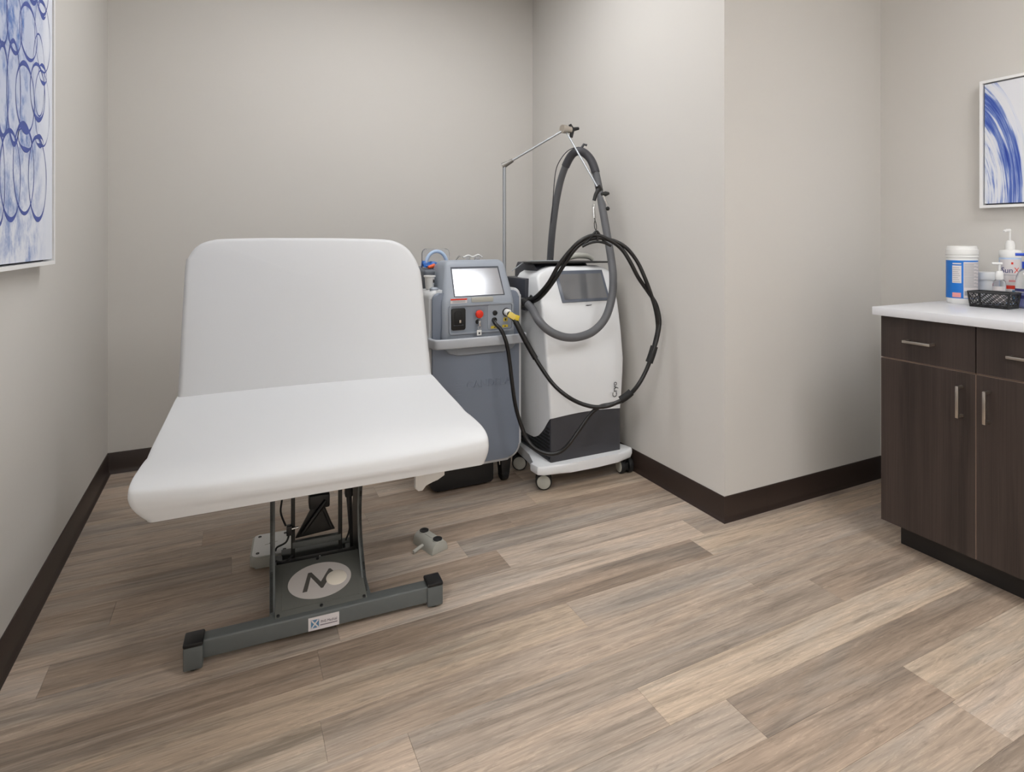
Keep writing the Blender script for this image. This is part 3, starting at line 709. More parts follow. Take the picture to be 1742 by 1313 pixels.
# embossed diamond and lettering
zig('diamond_emblem', [(-0.148, 0.497), (-0.114, 0.535), (-0.094, 0.515)], 0.0028, 0, 0.0012, M['las_body'], front).matrix_local = Matrix.Translation((0, -0.0002, 0)) @ Matrix.Rotation(PI / 2, 4, 'X')
zig('diamond_emblem', [(-0.148, 0.489), (-0.114, 0.451), (-0.080, 0.452)], 0.0028, 0, 0.0012, M['las_body'], front).matrix_local = Matrix.Translation((0, -0.0002, 0)) @ Matrix.Rotation(PI / 2, 4, 'X')
for q in range(4): box('emblem_bar', (-0.116 + 0.004 * q, -0.078 + 0.002 * q, -0.0014, 0, 0.470 + 0.012 * q, 0.474 + 0.012 * q), M['las_body'], front)
text('embossed_lettering', 'CANDELA', 0.046, M['las_body'], front, (0.052, -0.0002, 0.490), (PI / 2, 0, 0), 0.0030, width=1.05)
# rear deck, cup holder, undercarriage
deck = box('rear_deck', (-0.205, 0.19, 0.16, 0.54, 0.90, 1.003), M['las_dark'], LA, bev=0.015, seg=3)
cup = lathe('probe_holder', [(0.017, 0.0), (0.019, 0.006), (0.0225, 0.052), (0.027, 0.056), (0.027, 0.062), (0.021, 0.062), (0.019, 0.02), (0, 0.02)], M['white_plastic'], LA, 28, loc=(-0.193, 0.115, 0.918))
box('holder_slot', (0.010, 0.015, -0.0225, -0.018, 0.030, 0.044), M['ink_black'], cup)
lathe('shoulder_knob', [(0.020, 0), (0.020, 0.012), (0.014, 0.018), (0, 0.019)], M['las_console'], LA, 24, loc=(-0.19, 0.06, 0.912))
prism('undercarriage', rrect(-0.205, 0.10, 0.012, 0.125, (0.03, 0.01, 0.01, 0.01), 6), 'y', 0.06, 0.5, M['black'], LA, bev=0.006)
fcst = prism('locking_caster', [(-0.028, 0.125), (0.028, 0.125), (0.022, 0.07), (0.019, 0.030), (-0.019, 0.030), (-0.022, 0.07)], 'y', -0.022, 0.03, M['black'], LA, bev=0.004, loc=(0.162, 0.075, 0))
lathe('wheel', [(0.026, -0.017), (0.030, -0.014), (0.031, 0), (0.030, 0.014), (0.026, 0.017)], M['rubber'], fcst, 28, loc=(0, 0.006, 0.031), rot=(0, PI / 2, 0))
for x, y in ((-0.16, 0.53), (0.166, 0.48)):
    c = caster(LA, 'caster', x, y, 0.038, M['rubber'], M['rubber'], top=0.13, rot=0.0)
for s in (-0.031, 0.031): tube('brake_lever', [(0.162 + s, 0.062, 0.118), (0.162 + s, 0.056, 0.084)], 0.0022, M['steel'], LA, 8)
# articulated arm
tube('arm_post', [W2L(p, LA) for p in ((1.218, 2.60, 0.88), (1.218, 2.60, 1.508))], 0.0085, M['alu'], LA, 16)
box('post_bracket', (0.190, 0.226, 0.15, 0.21, 0.87, 0.93), M['las_dark'], LA, bev=0.004)
d = (Vector((1.456, 2.42, 1.676)) - Vector((1.222, 2.60, 1.514)))
e0 = Vector(W2L((1.222, 2.60, 1.514), LA))
tube('arm_elbow', [tuple(e0 - d.normalized() * 0.014), tuple(e0 + d.normalized() * 0.004), tuple(e0 + d.normalized() * 0.045)], lambda t: 0.0165 - 0.007 * t, M['elbow'], LA, 16)
tube('upper_arm', [tuple(e0), W2L((1.456, 2.42, 1.676), LA)], 0.0052, M['alu'], LA, 12)
k1 = W2L((1.454, 2.425, 1.680), LA)
kn = tube('arm_knuckle', [(k1[0] - 0.012, k1[1] - 0.006, k1[2]), (k1[0] + 0.012, k1[1] - 0.003, k1[2]), (k1[0] + 0.013, k1[1] - 0.003, k1[2]), (k1[0] + 0.04, k1[1], k1[2])], lambda t: 0.0205 if t < 0.4 else 0.0165, M['steel'], LA, 24)
tube('knob_boss', [(k1[0] + 0.038, k1[1], k1[2] + 0.002), (k1[0] + 0.055, k1[1] + 0.002, k1[2] + 0.004)], 0.010, M['black'], kn, 16)
for q, (ddx, ddz) in enumerate(((0.036, 0.008), (-0.006, -0.040), (-0.014, 0.024))):
    tube('knob_wing', [(k1[0] + 0.050, k1[1], k1[2] + 0.003), (k1[0] + 0.050 + ddx, k1[1], k1[2] + 0.003 + ddz)], lambda t: 0.0115 - 0.004 * t, M['black'], kn, 10)
tube('lower_arm', [W2L(p, LA) for p in ((1.466, 2.42, 1.668), (1.478, 2.17, 1.380))], 0.0042, M['alu'], LA, 12)
cl = tube('arm_clamp', [W2L(p, LA) for p in ((1.478, 2.168, 1.385), (1.492, 2.165, 1.362))], 0.0125, M['black'], LA, 14)
tube('clamp_jaw', [W2L(p, LA) for p in ((1.483, 2.165, 1.372), (1.466, 2.165, 1.345), (1.458, 2.167, 1.318))], lambda t: 0.010 - 0.002 * t, M['black'], cl, 12)
tube('clamp_knob', [W2L(p, LA) for p in ((1.492, 2.16, 1.347), (1.512, 2.158, 1.349), (1.530, 2.155, 1.352))], lambda t: 0.006 + 0.006 * math.sin(PI * t), M['dark_steel'], cl, 14)
tube('tension_rod', [W2L(p, LA) for p in ((1.500, 2.16, 1.345), (1.521, 2.157, 1.300))], 0.0062, M['chrome'], cl, 12)
lathe('ball_end', [(0.0001, -0.010), (0.006, -0.008), (0.010, 0), (0.006, 0.008), (0.0001, 0.010)], M['black'], cl, 20, loc=W2L((1.524, 2.156, 1.283), LA))
# spring, hook, hanger
def helix(p0, p1, r, turns, n=10):
    p0, p1 = Vector(p0), Vector(p1); return [tuple(p0.lerp(p1, i / (turns * n)) + Vector((r * math.cos(2 * PI * i / n), r * math.sin(2 * PI * i / n), 0))) for i in range(turns * n + 1)]
tube('hanger_link', [W2L(p, LA) for p in ((1.456, 2.166, 1.318), (1.455, 2.165, 1.300))], 0.0016, M['chrome'], LA, 8)
tube('extension_spring', [W2L(p, LA) for p in helix((1.455, 2.165, 1.300), (1.457, 2.160, 1.240), 0.0062, 12)], 0.0013, M['chrome'], LA, 6)
hook = [(1.457, 2.16, 1.240), (1.457, 2.158, 1.228), (1.452, 2.156, 1.216), (1.452, 2.153, 1.196), (1.457, 2.151, 1.186), (1.462, 2.153, 1.196), (1.461, 2.156, 1.216), (1.457, 2.158, 1.228)]
tube('snap_hook', [W2L(p, LA) for p in hook], 0.0018, M['dark_steel'], LA, 8, 4)
hg = tube('cable_hanger', [W2L(p, LA) for p in ((1.396, 2.168, 1.114), (1.422, 2.158, 1.140), (1.446, 2.148, 1.172), (1.457, 2.146, 1.180), (1.468, 2.146, 1.172), (1.492, 2.142, 1.138), (1.521, 2.132, 1.117))], 0.0055, M['black'], LA, 10, 4)
tube('hanger_cradle', [W2L(p, LA) for p in ((1.394, 2.165, 1.112), (1.42, 2.15, 1.127), (1.457, 2.14, 1.134), (1.495, 2.136, 1.128), (1.523, 2.13, 1.115))], 0.006, M['black'], hg, 10, 4)
tube('hanger_strap', [W2L(p, LA) for p in ((1.457, 2.140, 1.134), (1.457, 2.138, 1.158))], 0.005, M['black'], hg, 10)
FIBER = [(1.067, 2.398, 0.783), (1.062, 2.36, 0.766), (1.082, 2.34, 0.739), (1.103, 2.33, 0.678), (1.118, 2.33, 0.598), (1.125, 2.32, 0.508), (1.142, 2.32, 0.401), (1.164, 2.31, 0.317), (1.186, 2.29, 0.251), (1.215, 2.25, 0.215), (1.255, 2.21, 0.204), (1.296, 2.19, 0.214), (1.329, 2.17, 0.249), (1.375, 2.16, 0.307), (1.423, 2.15, 0.368), (1.462, 2.13, 0.405), (1.51, 2.1, 0.42), (1.559, 2.08, 0.439), (1.607, 2.06, 0.488), (1.648, 2.05, 0.551), (1.681, 2.05, 0.618), (1.702, 2.04, 0.705), (1.712, 2.04, 0.756), (1.702, 2.04, 0.822), (1.687, 2.05, 0.888), (1.659, 2.06, 0.967), (1.633, 2.08, 1.04), (1.593, 2.1, 1.1), (1.55, 2.12, 1.132), (1.501, 2.14, 1.147), (1.457, 2.15, 1.15), (1.412, 2.17, 1.137), (1.372, 2.19, 1.1), (1.339, 2.22, 1.037), (1.305, 2.25, 0.965), (1.281, 2.31, 0.895), (1.272, 2.38, 0.857), (1.259, 2.45, 0.842)]
POWER = [(1.136, 2.385, 0.809), (1.13, 2.35, 0.803), (1.147, 2.33, 0.775), (1.172, 2.31, 0.716), (1.204, 2.29, 0.648), (1.238, 2.26, 0.577), (1.275, 2.22, 0.509), (1.317, 2.18, 0.462), (1.375, 2.16, 0.426), (1.431, 2.13, 0.409), (1.486, 2.11, 0.41), (1.524, 2.085, 0.429), (1.574, 2.075, 0.452), (1.612, 2.05, 0.505), (1.654, 2.045, 0.569), (1.682, 2.035, 0.647), (1.708, 2.035, 0.718), (1.722, 2.04, 0.782), (1.715, 2.055, 0.852), (1.68, 2.065, 0.908), (1.632, 2.075, 0.974), (1.598, 2.09, 1.045), (1.568, 2.11, 1.1), (1.525, 2.13, 1.137), (1.457, 2.15, 1.163), (1.396, 2.17, 1.142), (1.354, 2.2, 1.095), (1.311, 2.23, 1.027), (1.286, 2.27, 0.952), (1.267, 2.33, 0.894), (1.262, 2.39, 0.865), (1.256, 2.45, 0.856)]
fb = tube('fibre_cable', [W2L(p, LA) for p in FIBER], 0.0088, M['cable'], LA, 10, 4)
tube('connector_sleeve', [W2L(p, LA) for p in FIBER[0:2]], 0.0085, M['white_plastic'], fb, 12)
pw = tube('delivery_cable', [W2L(p, LA) for p in POWER], 0.0092, M['cable'], LA, 10, 4)
cp = catmull([W2L(p, LA) for p in POWER], 4)
tube('strain_sleeve', [tuple(p) for p in cp[0:7]], 0.0115, M['rubber'], pw, 12)
tube('outer_sleeve', [tuple(p) for p in cp[8:19]], 0.0125, M['cable'], pw, 12)
bm = bmesh.new(); bm_box(bm, -0.020, 0.020, -0.012, 0.012, -0.013, 0.013, 0.003, mtx=Matrix.Translation(cp[5] + Vector((0.004, -0.006, 0))) @ Matrix.Rotation(0.55, 4, 'Y'))
from_bm('yellow_tag', bm, M['yellow_pale'], pw, True)
bm = bmesh.new(); bm_box(bm, 0.010, 0.028, -0.010, 0.002, -0.012, 0.012, 0.002, mtx=Matrix.Translation(cp[5] + Vector((0.004, -0.012, 0))) @ Matrix.Rotation(0.35, 4, 'Y'))
from_bm('tag_flap', bm, M['yellow'], pw, True)
fcat = catmull([W2L(p, LA) for p in FIBER], 4)
for a, b_ in ((64, 68), (76, 80)):
    mid = [tuple((p + q) / 2) for p, q in zip(fcat[a:b_ + 1], catmull([W2L(p, LA) for p in POWER], 4)[a - 16:b_ - 15])]
    tube('bundle_tape', mid, 0.0165, M['rubber'], pw, 12)
for z, dy in ((0.858, 0.0), (0.826, -0.01)):
    tube('side_hook', [W2L(p, LA) for p in ((1.222, 2.47 + dy, z), (1.245, 2.46 + dy, z), (1.275, 2.44 + dy, z + 0.004), (1.283, 2.43 + dy, z + 0.018))], 0.009, M['black'], LA, 10, 3)
tube('hook_bolt', [W2L(p, LA) for p in ((1.222, 2.45, 0.846), (1.268, 2.44, 0.846))], 0.005, M['chrome'], LA, 10)

# things lying on top of the laser cart
tp = thing('tubing_bag', 'clear bagged tubing coil with blue film lying on top of the grey laser cart', 'tubing', (0.886, 2.672, 1.003))
arc = [(-0.048 + 0.052 + 0.046 * math.cos(a), 0.0, 0.016 + 0.060 * math.sin(a)) for a in [PI * i / 18 for i in range(19)]]
tube('tube_loop', arc, 0.0075, M['pale_blue'], tp, 12)
prism('clear_bag', rrect(-0.056, 0.064, 0.002, 0.088, (0.004, 0.004, 0.02, 0.02), 5), 'y', 0.006, 0.022, M['clear'], tp, bev=0.006, seg=3)
bm = bmesh.new(); rows = []
for i in range(9):
    rows.append([bm.verts.new((-0.058 + 0.012 * i, -0.028 + 0.008 * j, 0.004 + 0.030 * math.exp(-((j - 3.5) / 2.2) ** 2) * (1 - 0.035 * i) + 0.006 * math.sin(i * 2.1 + j * 1.7))) for j in range(8)])
for a, c in zip(rows, rows[1:]):
    for j in range(7): bm.faces.new((a[j], a[j + 1], c[j + 1], c[j]))
bmesh.ops.solidify(bm, geom=list(bm.faces), thickness=0.0012)
from_bm('blue_film', bm, M['blue_film'], tp, True)
tube('orange_cap', [(-0.042, -0.036, 0.008), (-0.014, -0.030, 0.014)], lambda t: 0.006 + 0.004 * t, M['orange'], tp, 12)
gg = thing('safety_glasses', 'clear safety glasses lying folded on top of the laser console', 'glasses', (1.070, 2.650, 1.003))
for s in (-1, 1):
    lens = []
    bm = bmesh.new(); rows = []
    for i in range(9):
        a = -0.6 + 1.2 * i / 8
        rows.append([bm.verts.new((s * 0.026 + 0.022 * math.sin(a), 0.012 * (1 - math.cos(a)), 0.006 + 0.038 * j / 4)) for j in range(5)])
    for a_, c_ in zip(rows, rows[1:]):
        for j in range(4): bm.faces.new((a_[j], a_[j + 1], c_[j + 1], c_[j]))
    bmesh.ops.solidify(bm, geom=list(bm.faces), thickness=0.002)
    from_bm('lens', bm, M['clear'], gg, True)
    tube('temple_arm', [(s * 0.05, 0.0, 0.04), (s * 0.052, 0.05, 0.044), (s * 0.05, 0.10, 0.03)], 0.003, M['clear'], gg, 8, 3)
tube('brow_bar', [(-0.05, 0.0, 0.040), (-0.026, -0.004, 0.048), (0, 0.0, 0.042), (0.026, -0.004, 0.050), (0.05, 0.0, 0.040)], 0.003, M['white_plastic'], gg, 8, 4)

gg.scale = (1, 1, 1.3); tp.scale = (1.15, 1, 1.1)
# ------------------------------------------------------------------ white cooling machine
CR = thing('cooling_machine', 'white air cooling cart with dark screen, grey hose and graphite base', 'cooling machine', (1.5, 2.285, 0))
plan = [(-0.272, -0.012), (-0.245, -0.030), (-0.12, -0.042), (0.02, -0.045), (0.15, -0.038), (0.236, -0.022), (0.262, 0.004), (0.255, 0.05), (0.205, 0.10), (0.20, 0.40), (-0.22, 0.40), (-0.225, 0.13), (-0.278, 0.045)]
prism('base_plate', plan, 'z', 0.088, 0.130, M['cryo_white'], CR, bev=0.012, seg=2)
base = prism('base_box', rrect(-0.196, 0.190, 0.0, 0.36, 0.006, 3), 'z', 0.128, 0.38, M['cryo_dark'], CR)
for q, ye in enumerate((0.33, 0.33, 0.33, 0.18, 0.125, 0.095, 0.068, 0.048, 0.034)):
    box('vent_slat', (-0.2005, -0.1955, 0.012, ye, 0.142 + 0.0165 * q, 0.149 + 0.0165 * q), M['rubber'], base)
# shell: horizontal sections; the lower rim drops along the sides
def shell_mesh():
    def lerp(tab, t):
        for (a, va), (b_, vb) in zip(tab, tab[1:]):
            if t <= b_: return va + (vb - va) * (t - a) / (b_ - a)
        return tab[-1][1]
    xl = [(0, -0.200), (0.35, -0.212), (0.8, -0.214), (0.93, -0.210), (0.955, -0.196), (0.985, -0.150), (1, -0.110)]
    xr = [(0, 0.190), (0.35, 0.214), (0.8, 0.216), (0.95, 0.214), (0.97, 0.203), (0.988, 0.178), (1, 0.155)]
    yf = [(0, -0.006), (0.3, 0.0), (0.6, 0.030), (0.75, 0.055), (0.955, 0.112), (0.985, 0.125), (1, 0.145)]
    yb = 0.33
    def zbot(y):
        pts = [(-0.01, 0.332), (0.0, 0.330), (0.02, 0.312), (0.045, 0.280), (0.08, 0.245), (0.12, 0.215), (0.16, 0.200), (0.22, 0.196), (0.40, 0.196)]
        for (a, va), (b_, vb) in zip(pts, pts[1:]):
            if y <= b_: return va + (vb - va) * max(0, y - a) / (b_ - a)
        return 0.196
    bm = bmesh.new(); rings = []
    ts = [0, 0.012, 0.06, 0.15, 0.25, 0.35, 0.45, 0.55, 0.65, 0.75, 0.82, 0.88, 0.93, 0.955, 0.97, 0.985, 0.995, 1.0]
    for t in ts:
        a, b_, c = lerp(xl, t), lerp(xr, t), lerp(yf, t)
        base_poly = []
        r = 0.013
        pts = rrect(a, b_, c, yb, (r, r, 0.02, 0.02), 5)
        # densify the two sides so that the curved lower rim is smooth
        out = []
        for i, p in enumerate(pts):
            q = pts[(i + 1) % len(pts)]; out.append(p)
            if abs(q[1] - p[1]) > 0.1:
                for s in range(1, 14): out.append((p[0] + (q[0] - p[0]) * s / 14, p[1] + (q[1] - p[1]) * s / 14))
            elif abs(q[0] - p[0]) > 0.1:
                for s in range(1, 8): out.append((p[0] + (q[0] - p[0]) * s / 8, p[1] + (q[1] - p[1]) * s / 8))
        ring = []
        for x, y in out:
            yb0 = y - c + (-0.006)
            z0 = zbot(yb0) + 0.010 * math.sin(PI * min(1, max(0, (x - a) / (b_ - a)))) * (1 if y < c + 0.03 else 0)
            z1 = 1.012
            ring.append(bm.verts.new((x, y, z0 + (z1 - z0) * t)))
        rings.append(ring)
    n = len(rings[0])
    for a, c in zip(rings, rings[1:]):
        for j in range(n): bm.faces.new((a[j], a[(j + 1) % n], c[(j + 1) % n], c[j]))
    bm.faces.new(rings[-1])
    return bm
from_bm('front_shell', shell_mesh(), M['cryo_white'], CR, True)
# screen on the leaning upper face: from (y .062, z .842) to (y .112, z .975)
st_ = math.atan2(0.057, 0.137)
scr = prism('screen_border', [(-0.103, 0.0), (0.166, 0.0), (0.158, 0.158), (-0.113, 0.158)], 'z', -0.004, 0.0035, M['cryo_bezel'], CR, bev=0.001, loc=(0, 0.0530, 0.846), rot=(PI / 2 - st_, 0, 0))
prism('touch_screen', [(-0.090, 0.014), (0.152, 0.014), (0.146, 0.140), (-0.098, 0.140)], 'z', 0.0035, 0.004, M['cryo_screen'], scr, smooth=False)
prism('maker_mark', [(0.018, -0.001), (0.030, -0.0028), (0.050, -0.0012), (0.058, 0.003), (0.044, 0.0022), (0.026, 0.0022)], 'z', 0.0, 0.0006, M['ink_black'], CR, smooth=False, loc=(0, 0.0452, 0.829), rot=(PI / 2 - st_, 0, 0))
text('model_lettering', 'Cryo', 0.036, M['ink_black'], CR, (0.152, -0.0075, 0.425), (PI / 2, -PI / 2, 0), 0.0003)
prism('rear_head', [(0.17, 0.84), (0.17, 0.985), (0.22, 1.028), (0.40, 1.028), (0.43, 0.99), (0.43, 0.80), (0.25, 0.80)], 'x', -0.17, 0.135, M['cryo_navy'], CR, bev=0.008)
prism('rear_cowl', [(0.19, 0.80), (0.19, 0.955), (0.40, 0.955), (0.43, 0.93), (0.43, 0.80)], 'x', -0.232, 0.20, M['cryo_navy'], CR, bev=0.010)
box('rear_body', (-0.19, 0.19, 0.30, 0.42, 0.14, 0.82), M['cryo_dark'], CR, bev=0.01)
for x, y in ((-0.205, 0.052), (0.236, 0.03), (-0.205, 0.30), (0.17, 0.34)):
    caster(CR, 'caster', x, y, 0.0375, M['rubber'], M['grey_plastic'] if x < 0 else M['grey_plastic'], top=0.092, rot=math.radians(62) if x < 0 else math.radians(-8))
# hose, its wire support and clip
GREY_HOSE = [(1.251, 2.44, 0.849), (1.246, 2.36, 0.825), (1.232, 2.27, 0.783), (1.266, 2.23, 0.739), (1.329, 2.21, 0.711), (1.406, 2.21, 0.706), (1.485, 2.21, 0.727), (1.55, 2.21, 0.784), (1.593, 2.22, 0.876), (1.614, 2.24, 0.97), (1.629, 2.28, 1.066), (1.641, 2.33, 1.179), (1.648, 2.38, 1.31), (1.651, 2.42, 1.43), (1.643, 2.45, 1.521), (1.627, 2.48, 1.571), (1.594, 2.5, 1.593), (1.574, 2.54, 1.579), (1.559, 2.58, 1.522), (1.551, 2.62, 1.443), (1.546, 2.66, 1.321), (1.547, 2.7, 1.166), (1.559, 2.74, 1.038), (1.563, 2.76, 0.925)]
hc = catmull([W2L(p, CR) for p in GREY_HOSE], 24)
bm = bmesh.new(); bm_tube(bm, hc, 0.0185, 14)
hose = from_bm('air_hose', bm, M['hose'], CR, True)
top = [tuple(p) for p in hc[13 * 24 + 12:18 * 24 + 2:6]]
tube('hose_sleeve', top, 0.0215, M['cryo_dark'], hose, 14)
tube('hose_cuff', [tuple(p) for p in hc[0:14:4]], 0.021, M['black'], hose, 14)
WIRE = [(1.591, 2.5, 1.613), (1.551, 2.52, 1.602), (1.524, 2.55, 1.568), (1.506, 2.58, 1.513), (1.504, 2.6, 1.439), (1.516, 2.64, 1.32), (1.529, 2.68, 1.228), (1.544, 2.72, 1.102), (1.55, 2.73, 1.0)]
tube('support_wire', [W2L(p, CR) for p in WIRE], 0.0024, M['cryo_dark'], CR, 8, 5)
tube('hose_clip', [W2L(p, CR) for p in ((1.598, 2.49, 1.606), (1.610, 2.485, 1.626), (1.625, 2.48, 1.622))], 0.0065, M['cryo_dark'], CR, 10)
# black tray and handle on the head
tr = prism('top_tray', [(-0.232, 0.20), (-0.205, 0.165), (0.10, 0.125), (0.205, 0.10), (0.215, 0.16), (0.10, 0.30), (-0.19, 0.30)], 'z', 1.027, 1.034, M['black'], CR, bev=0.0015)
tube('tray_rod', [(-0.234, 0.33, 0.985), (-0.18, 0.31, 1.028), (-0.15, 0.27, 1.036), (0.0, 0.20, 1.037)], 0.0028, M['alu'], CR, 8)
tube('carry_handle', [(0.0, 0.22, 1.032), (0.028, 0.22, 1.048), (0.065, 0.215, 1.060), (0.11, 0.215, 1.061), (0.15, 0.215, 1.054), (0.172, 0.215, 1.040)], lambda t: 0.010 + 0.005 * math.sin(PI * t), M['grey_plastic'], CR, 14, 4)

# ------------------------------------------------------------------ base cabinet and worktop
CA = thing('base_cabinet', 'dark wood base cabinet with two doors and two drawers under the white worktop', 'cabinet', (2.20, 1.353, 0))
# local: x into the wall, y negative towards the viewer
D1, D2 = -0.308, -0.616
box('carcass', (0.019, 0.616, D2, -0.001, 0.094, 0.858), M['cab'], CA)
box('toe_kick', (0.072, 0.60, D2 + 0.02, -0.030, 0.0, 0.094), M['toekick'], CA)
def pull(parent, vertical, y, z0, z1):
    bm = bmesh.new(); t = 0.0045
    if vertical:
        bm_box(bm, -0.034, -0.025, y - t, y + t, z0, z1, 0.0012)
        for z in (z0, z1 - 0.009): bm_box(bm, -0.027, 0.001, y - t, y + t, z, z + 0.009, 0.0012)
    else:
        bm_box(bm, -0.034, -0.025, z0, z1, y - t, y + t, 0.0012)
        for z in (z0, z1 - 0.009): bm_box(bm, -0.027, 0.001, z, z + 0.009, y - t, y + t, 0.0012)
    return from_bm('handle', bm, M['steel'], parent, True)
for y0, y1, hy in ((D1 + 0.0015, 0.0, -0.268), (D2, D1 - 0.0015, -0.345)):
    dr = box('drawer', (0.0, 0.019, y0, y1, 0.7065, 0.858), M['cab'], CA)
    box('edge_strip', (0.0004, 0.018, y0 + 0.0004, y1 - 0.0004, 0.7055, 0.7066), M['cab_edge'], dr)
    c = (y0 + y1) / 2 + 0.02
    pull(dr, False, 0.779, c - 0.052, c + 0.040)
    do = box('door', (0.0, 0.019, y0, y1, 0.094, 0.7015), M['cab'], CA)
    box('edge_strip', (0.0004, 0.018, y0 + 0.0004, y1 - 0.0004, 0.7014, 0.7025), M['cab_edge'], do)
    ys = y0 if hy > D1 else y1
    box('edge_strip', (0.0004, 0.018, ys - 0.0008, ys + 0.0006, 0.0945, 0.701), M['cab_edge'], do)
    pull(do, True, hy, 0.552, 0.658)
ct = tag(box('worktop', (2.168, XR, 0.70, 1.368, 0.8625, 0.893), M['counter'], bev=0.0025), 'white laminate worktop over the dark base cabinet', 'worktop')
ZT = 0.893

# ------------------------------------------------------------------ things on the worktop
def ang_to_cam(x, y): return math.atan2(-y, -x)
def curved_label(name, parent, r, a0, a1, z0, z1, m, th=0.0006, n=16):
    bm = bmesh.new(); R = [(r, z0), (r + th, z0), (r + th, z1), (r, z1)]; rings = []
    for i in range(n + 1):
        a = a0 + (a1 - a0) * i / n
        rings.append([bm.verts.new((q * math.cos(a), q * math.sin(a), z)) for q, z in R])
    for a, c in zip(rings, rings[1:]):
        for j in range(4): bm.faces.new((a[j], a[(j + 1) % 4], c[(j + 1) % 4], c[j]))
    bm.faces.new(rings[0]); bm.faces.new(rings[-1])
    return from_bm(name, bm, m, parent, True)
def curved_text(name, body, size, m, parent, r, ac, z, width=1.0):
    o = text(name, body, size, m, parent, (0, 0, 0), (0, 0, 0), 0.0003, width=width)
    for v in o.data.vertices:
        a = ac + v.co.x / r; q = r + v.co.z
        v.co = (q * math.cos(a), q * math.sin(a), z + v.co.y)
    return o

x, y = 2.60, 1.283; fa = ang_to_cam(x, y)
cn = thing('wipes_canister', 'tall white wipes canister with a blue label, nearest the wall end of the worktop', 'canister', (x, y, ZT), fa)
bd = lathe('body', [(0.046, 0), (0.049, 0.004), (0.050, 0.02), (0.050, 0.172), (0.049, 0.180), (0.049, 0.192), (0.051, 0.194)], M['white_plastic'], cn, 48)
lathe('lid', [(0.0520, 0.192), (0.0525, 0.195), (0.0525, 0.212), (0.049, 0.214), (0.048, 0.224), (0.046, 0.226), (0, 0.226)], M['white_plastic'], cn, 48)
lathe('lid_bead', [(0.0500, 0.180), (0.0525, 0.182), (0.0525, 0.188), (0.0500, 0.190)], M['white_plastic'], cn, 48)
lb = curved_label('label', cn, 0.0502, -2.6, 2.6, 0.022, 0.170, M['can_blue'], n=60)
curved_label('instruction_panel', lb, 0.0509, -0.62, -0.03, 0.082, 0.150, M['label'])
curved_label('fine_print_panel', lb, 0.0509, 0.10, 1.35, 0.024, 0.164, M['label'])
for q in range(22): curved_label('print_line', lb, 0.0514, 0.14, 1.3 - 0.25 * (q % 3), 0.066 + q * 0.0043, 0.0680 + q * 0.0043, M['can_text'], 0.0003, 10)
for q in range(8): curved_label('print_line', lb, 0.0514, -0.58, -0.10 - 0.06 * (q % 3), 0.086 + q * 0.0078, 0.0878 + q * 0.0078, M['can_text'], 0.0003, 8)
curved_label('pink_panel', lb, 0.0509, -0.62, -0.06, 0.026, 0.044, M['sun_pink'])
curved_label('white_heading', lb, 0.0509, -0.60, -0.04, 0.155, 0.160, M['label'])
curved_label('fine_print_foot', lb, 0.0514, 0.16, 0.5, 0.034, 0.052, M['can_text'], 0.0003)

x, y = 2.70, 1.2406
jr = thing('cream_jar', 'small white screw top jar between the canister and the pump bottles', 'jar', (x, y, ZT), ang_to_cam(x, y))
lathe('body', [(0.032, 0), (0.034, 0.004), (0.035, 0.05), (0.034, 0.082), (0.032, 0.086)], M['white_plastic'], jr, 40)
lathe('lid', [(0.0375, 0.084), (0.0380, 0.087), (0.0380, 0.108), (0.036, 0.112), (0, 0.113)], M['white_plastic'], jr, 40)

x, y = 2.70, 1.169; fa = ang_to_cam(x, y)
sx = thing('sunscreen_bottle', 'tall white pump bottle with navy and red lettering', 'pump bottle', (x, y, ZT), fa)
lathe('body', [(0.028, 0), (0.032, 0.004), (0.033, 0.02), (0.033, 0.160), (0.032, 0.162)], M['pale_blue'], sx, 40)
lathe('shoulder', [(0.033, 0.161), (0.0335, 0.163), (0.0335, 0.182), (0.031, 0.186), (0.016, 0.188)], M['white_plastic'], sx, 40)
pm = lathe('pump_collar', [(0.015, 0.187), (0.015, 0.206), (0.012, 0.216), (0.0055, 0.220)], M['white_plastic'], sx, 32)
tube('pump_stem', [(0, 0, 0.215), (0, 0, 0.252)], 0.003, M['white_plastic'], pm, 12)
tube('pump_spout', [(-0.004, 0, 0.254), (0.008, -0.010, 0.254), (0.016, -0.018, 0.250)], 0.005, M['white_plastic'], pm, 12)
lb = curved_label('label', sx, 0.0331, -1.1, 1.1, 0.010, 0.156, M['label'])
curved_text('lettering_sun', 'Sun', 0.026, M['sun_navy'], lb, 0.0339, -0.28, 0.118)
curved_text('lettering_x', 'X', 0.026, M['red'], lb, 0.0339, 0.62, 0.118)
curved_label('red_dot', lb, 0.0338, 0.10, 0.28, 0.139, 0.146, M['red'])
curved_label('grey_rule', lb, 0.0338, -0.8, 0.8, 0.102, 0.1035, M['can_text'])
curved_label('pink_band', lb, 0.0338, -0.1, 0.6, 0.080, 0.086, M['sun_pink'])
curved_label('red_band', lb, 0.0338, -0.5, 0.6, 0.056, 0.068, M['red'])
curved_label('blue_block', lb, 0.0338, 0.18, 0.62, 0.014, 0.052, M['label_blue'])

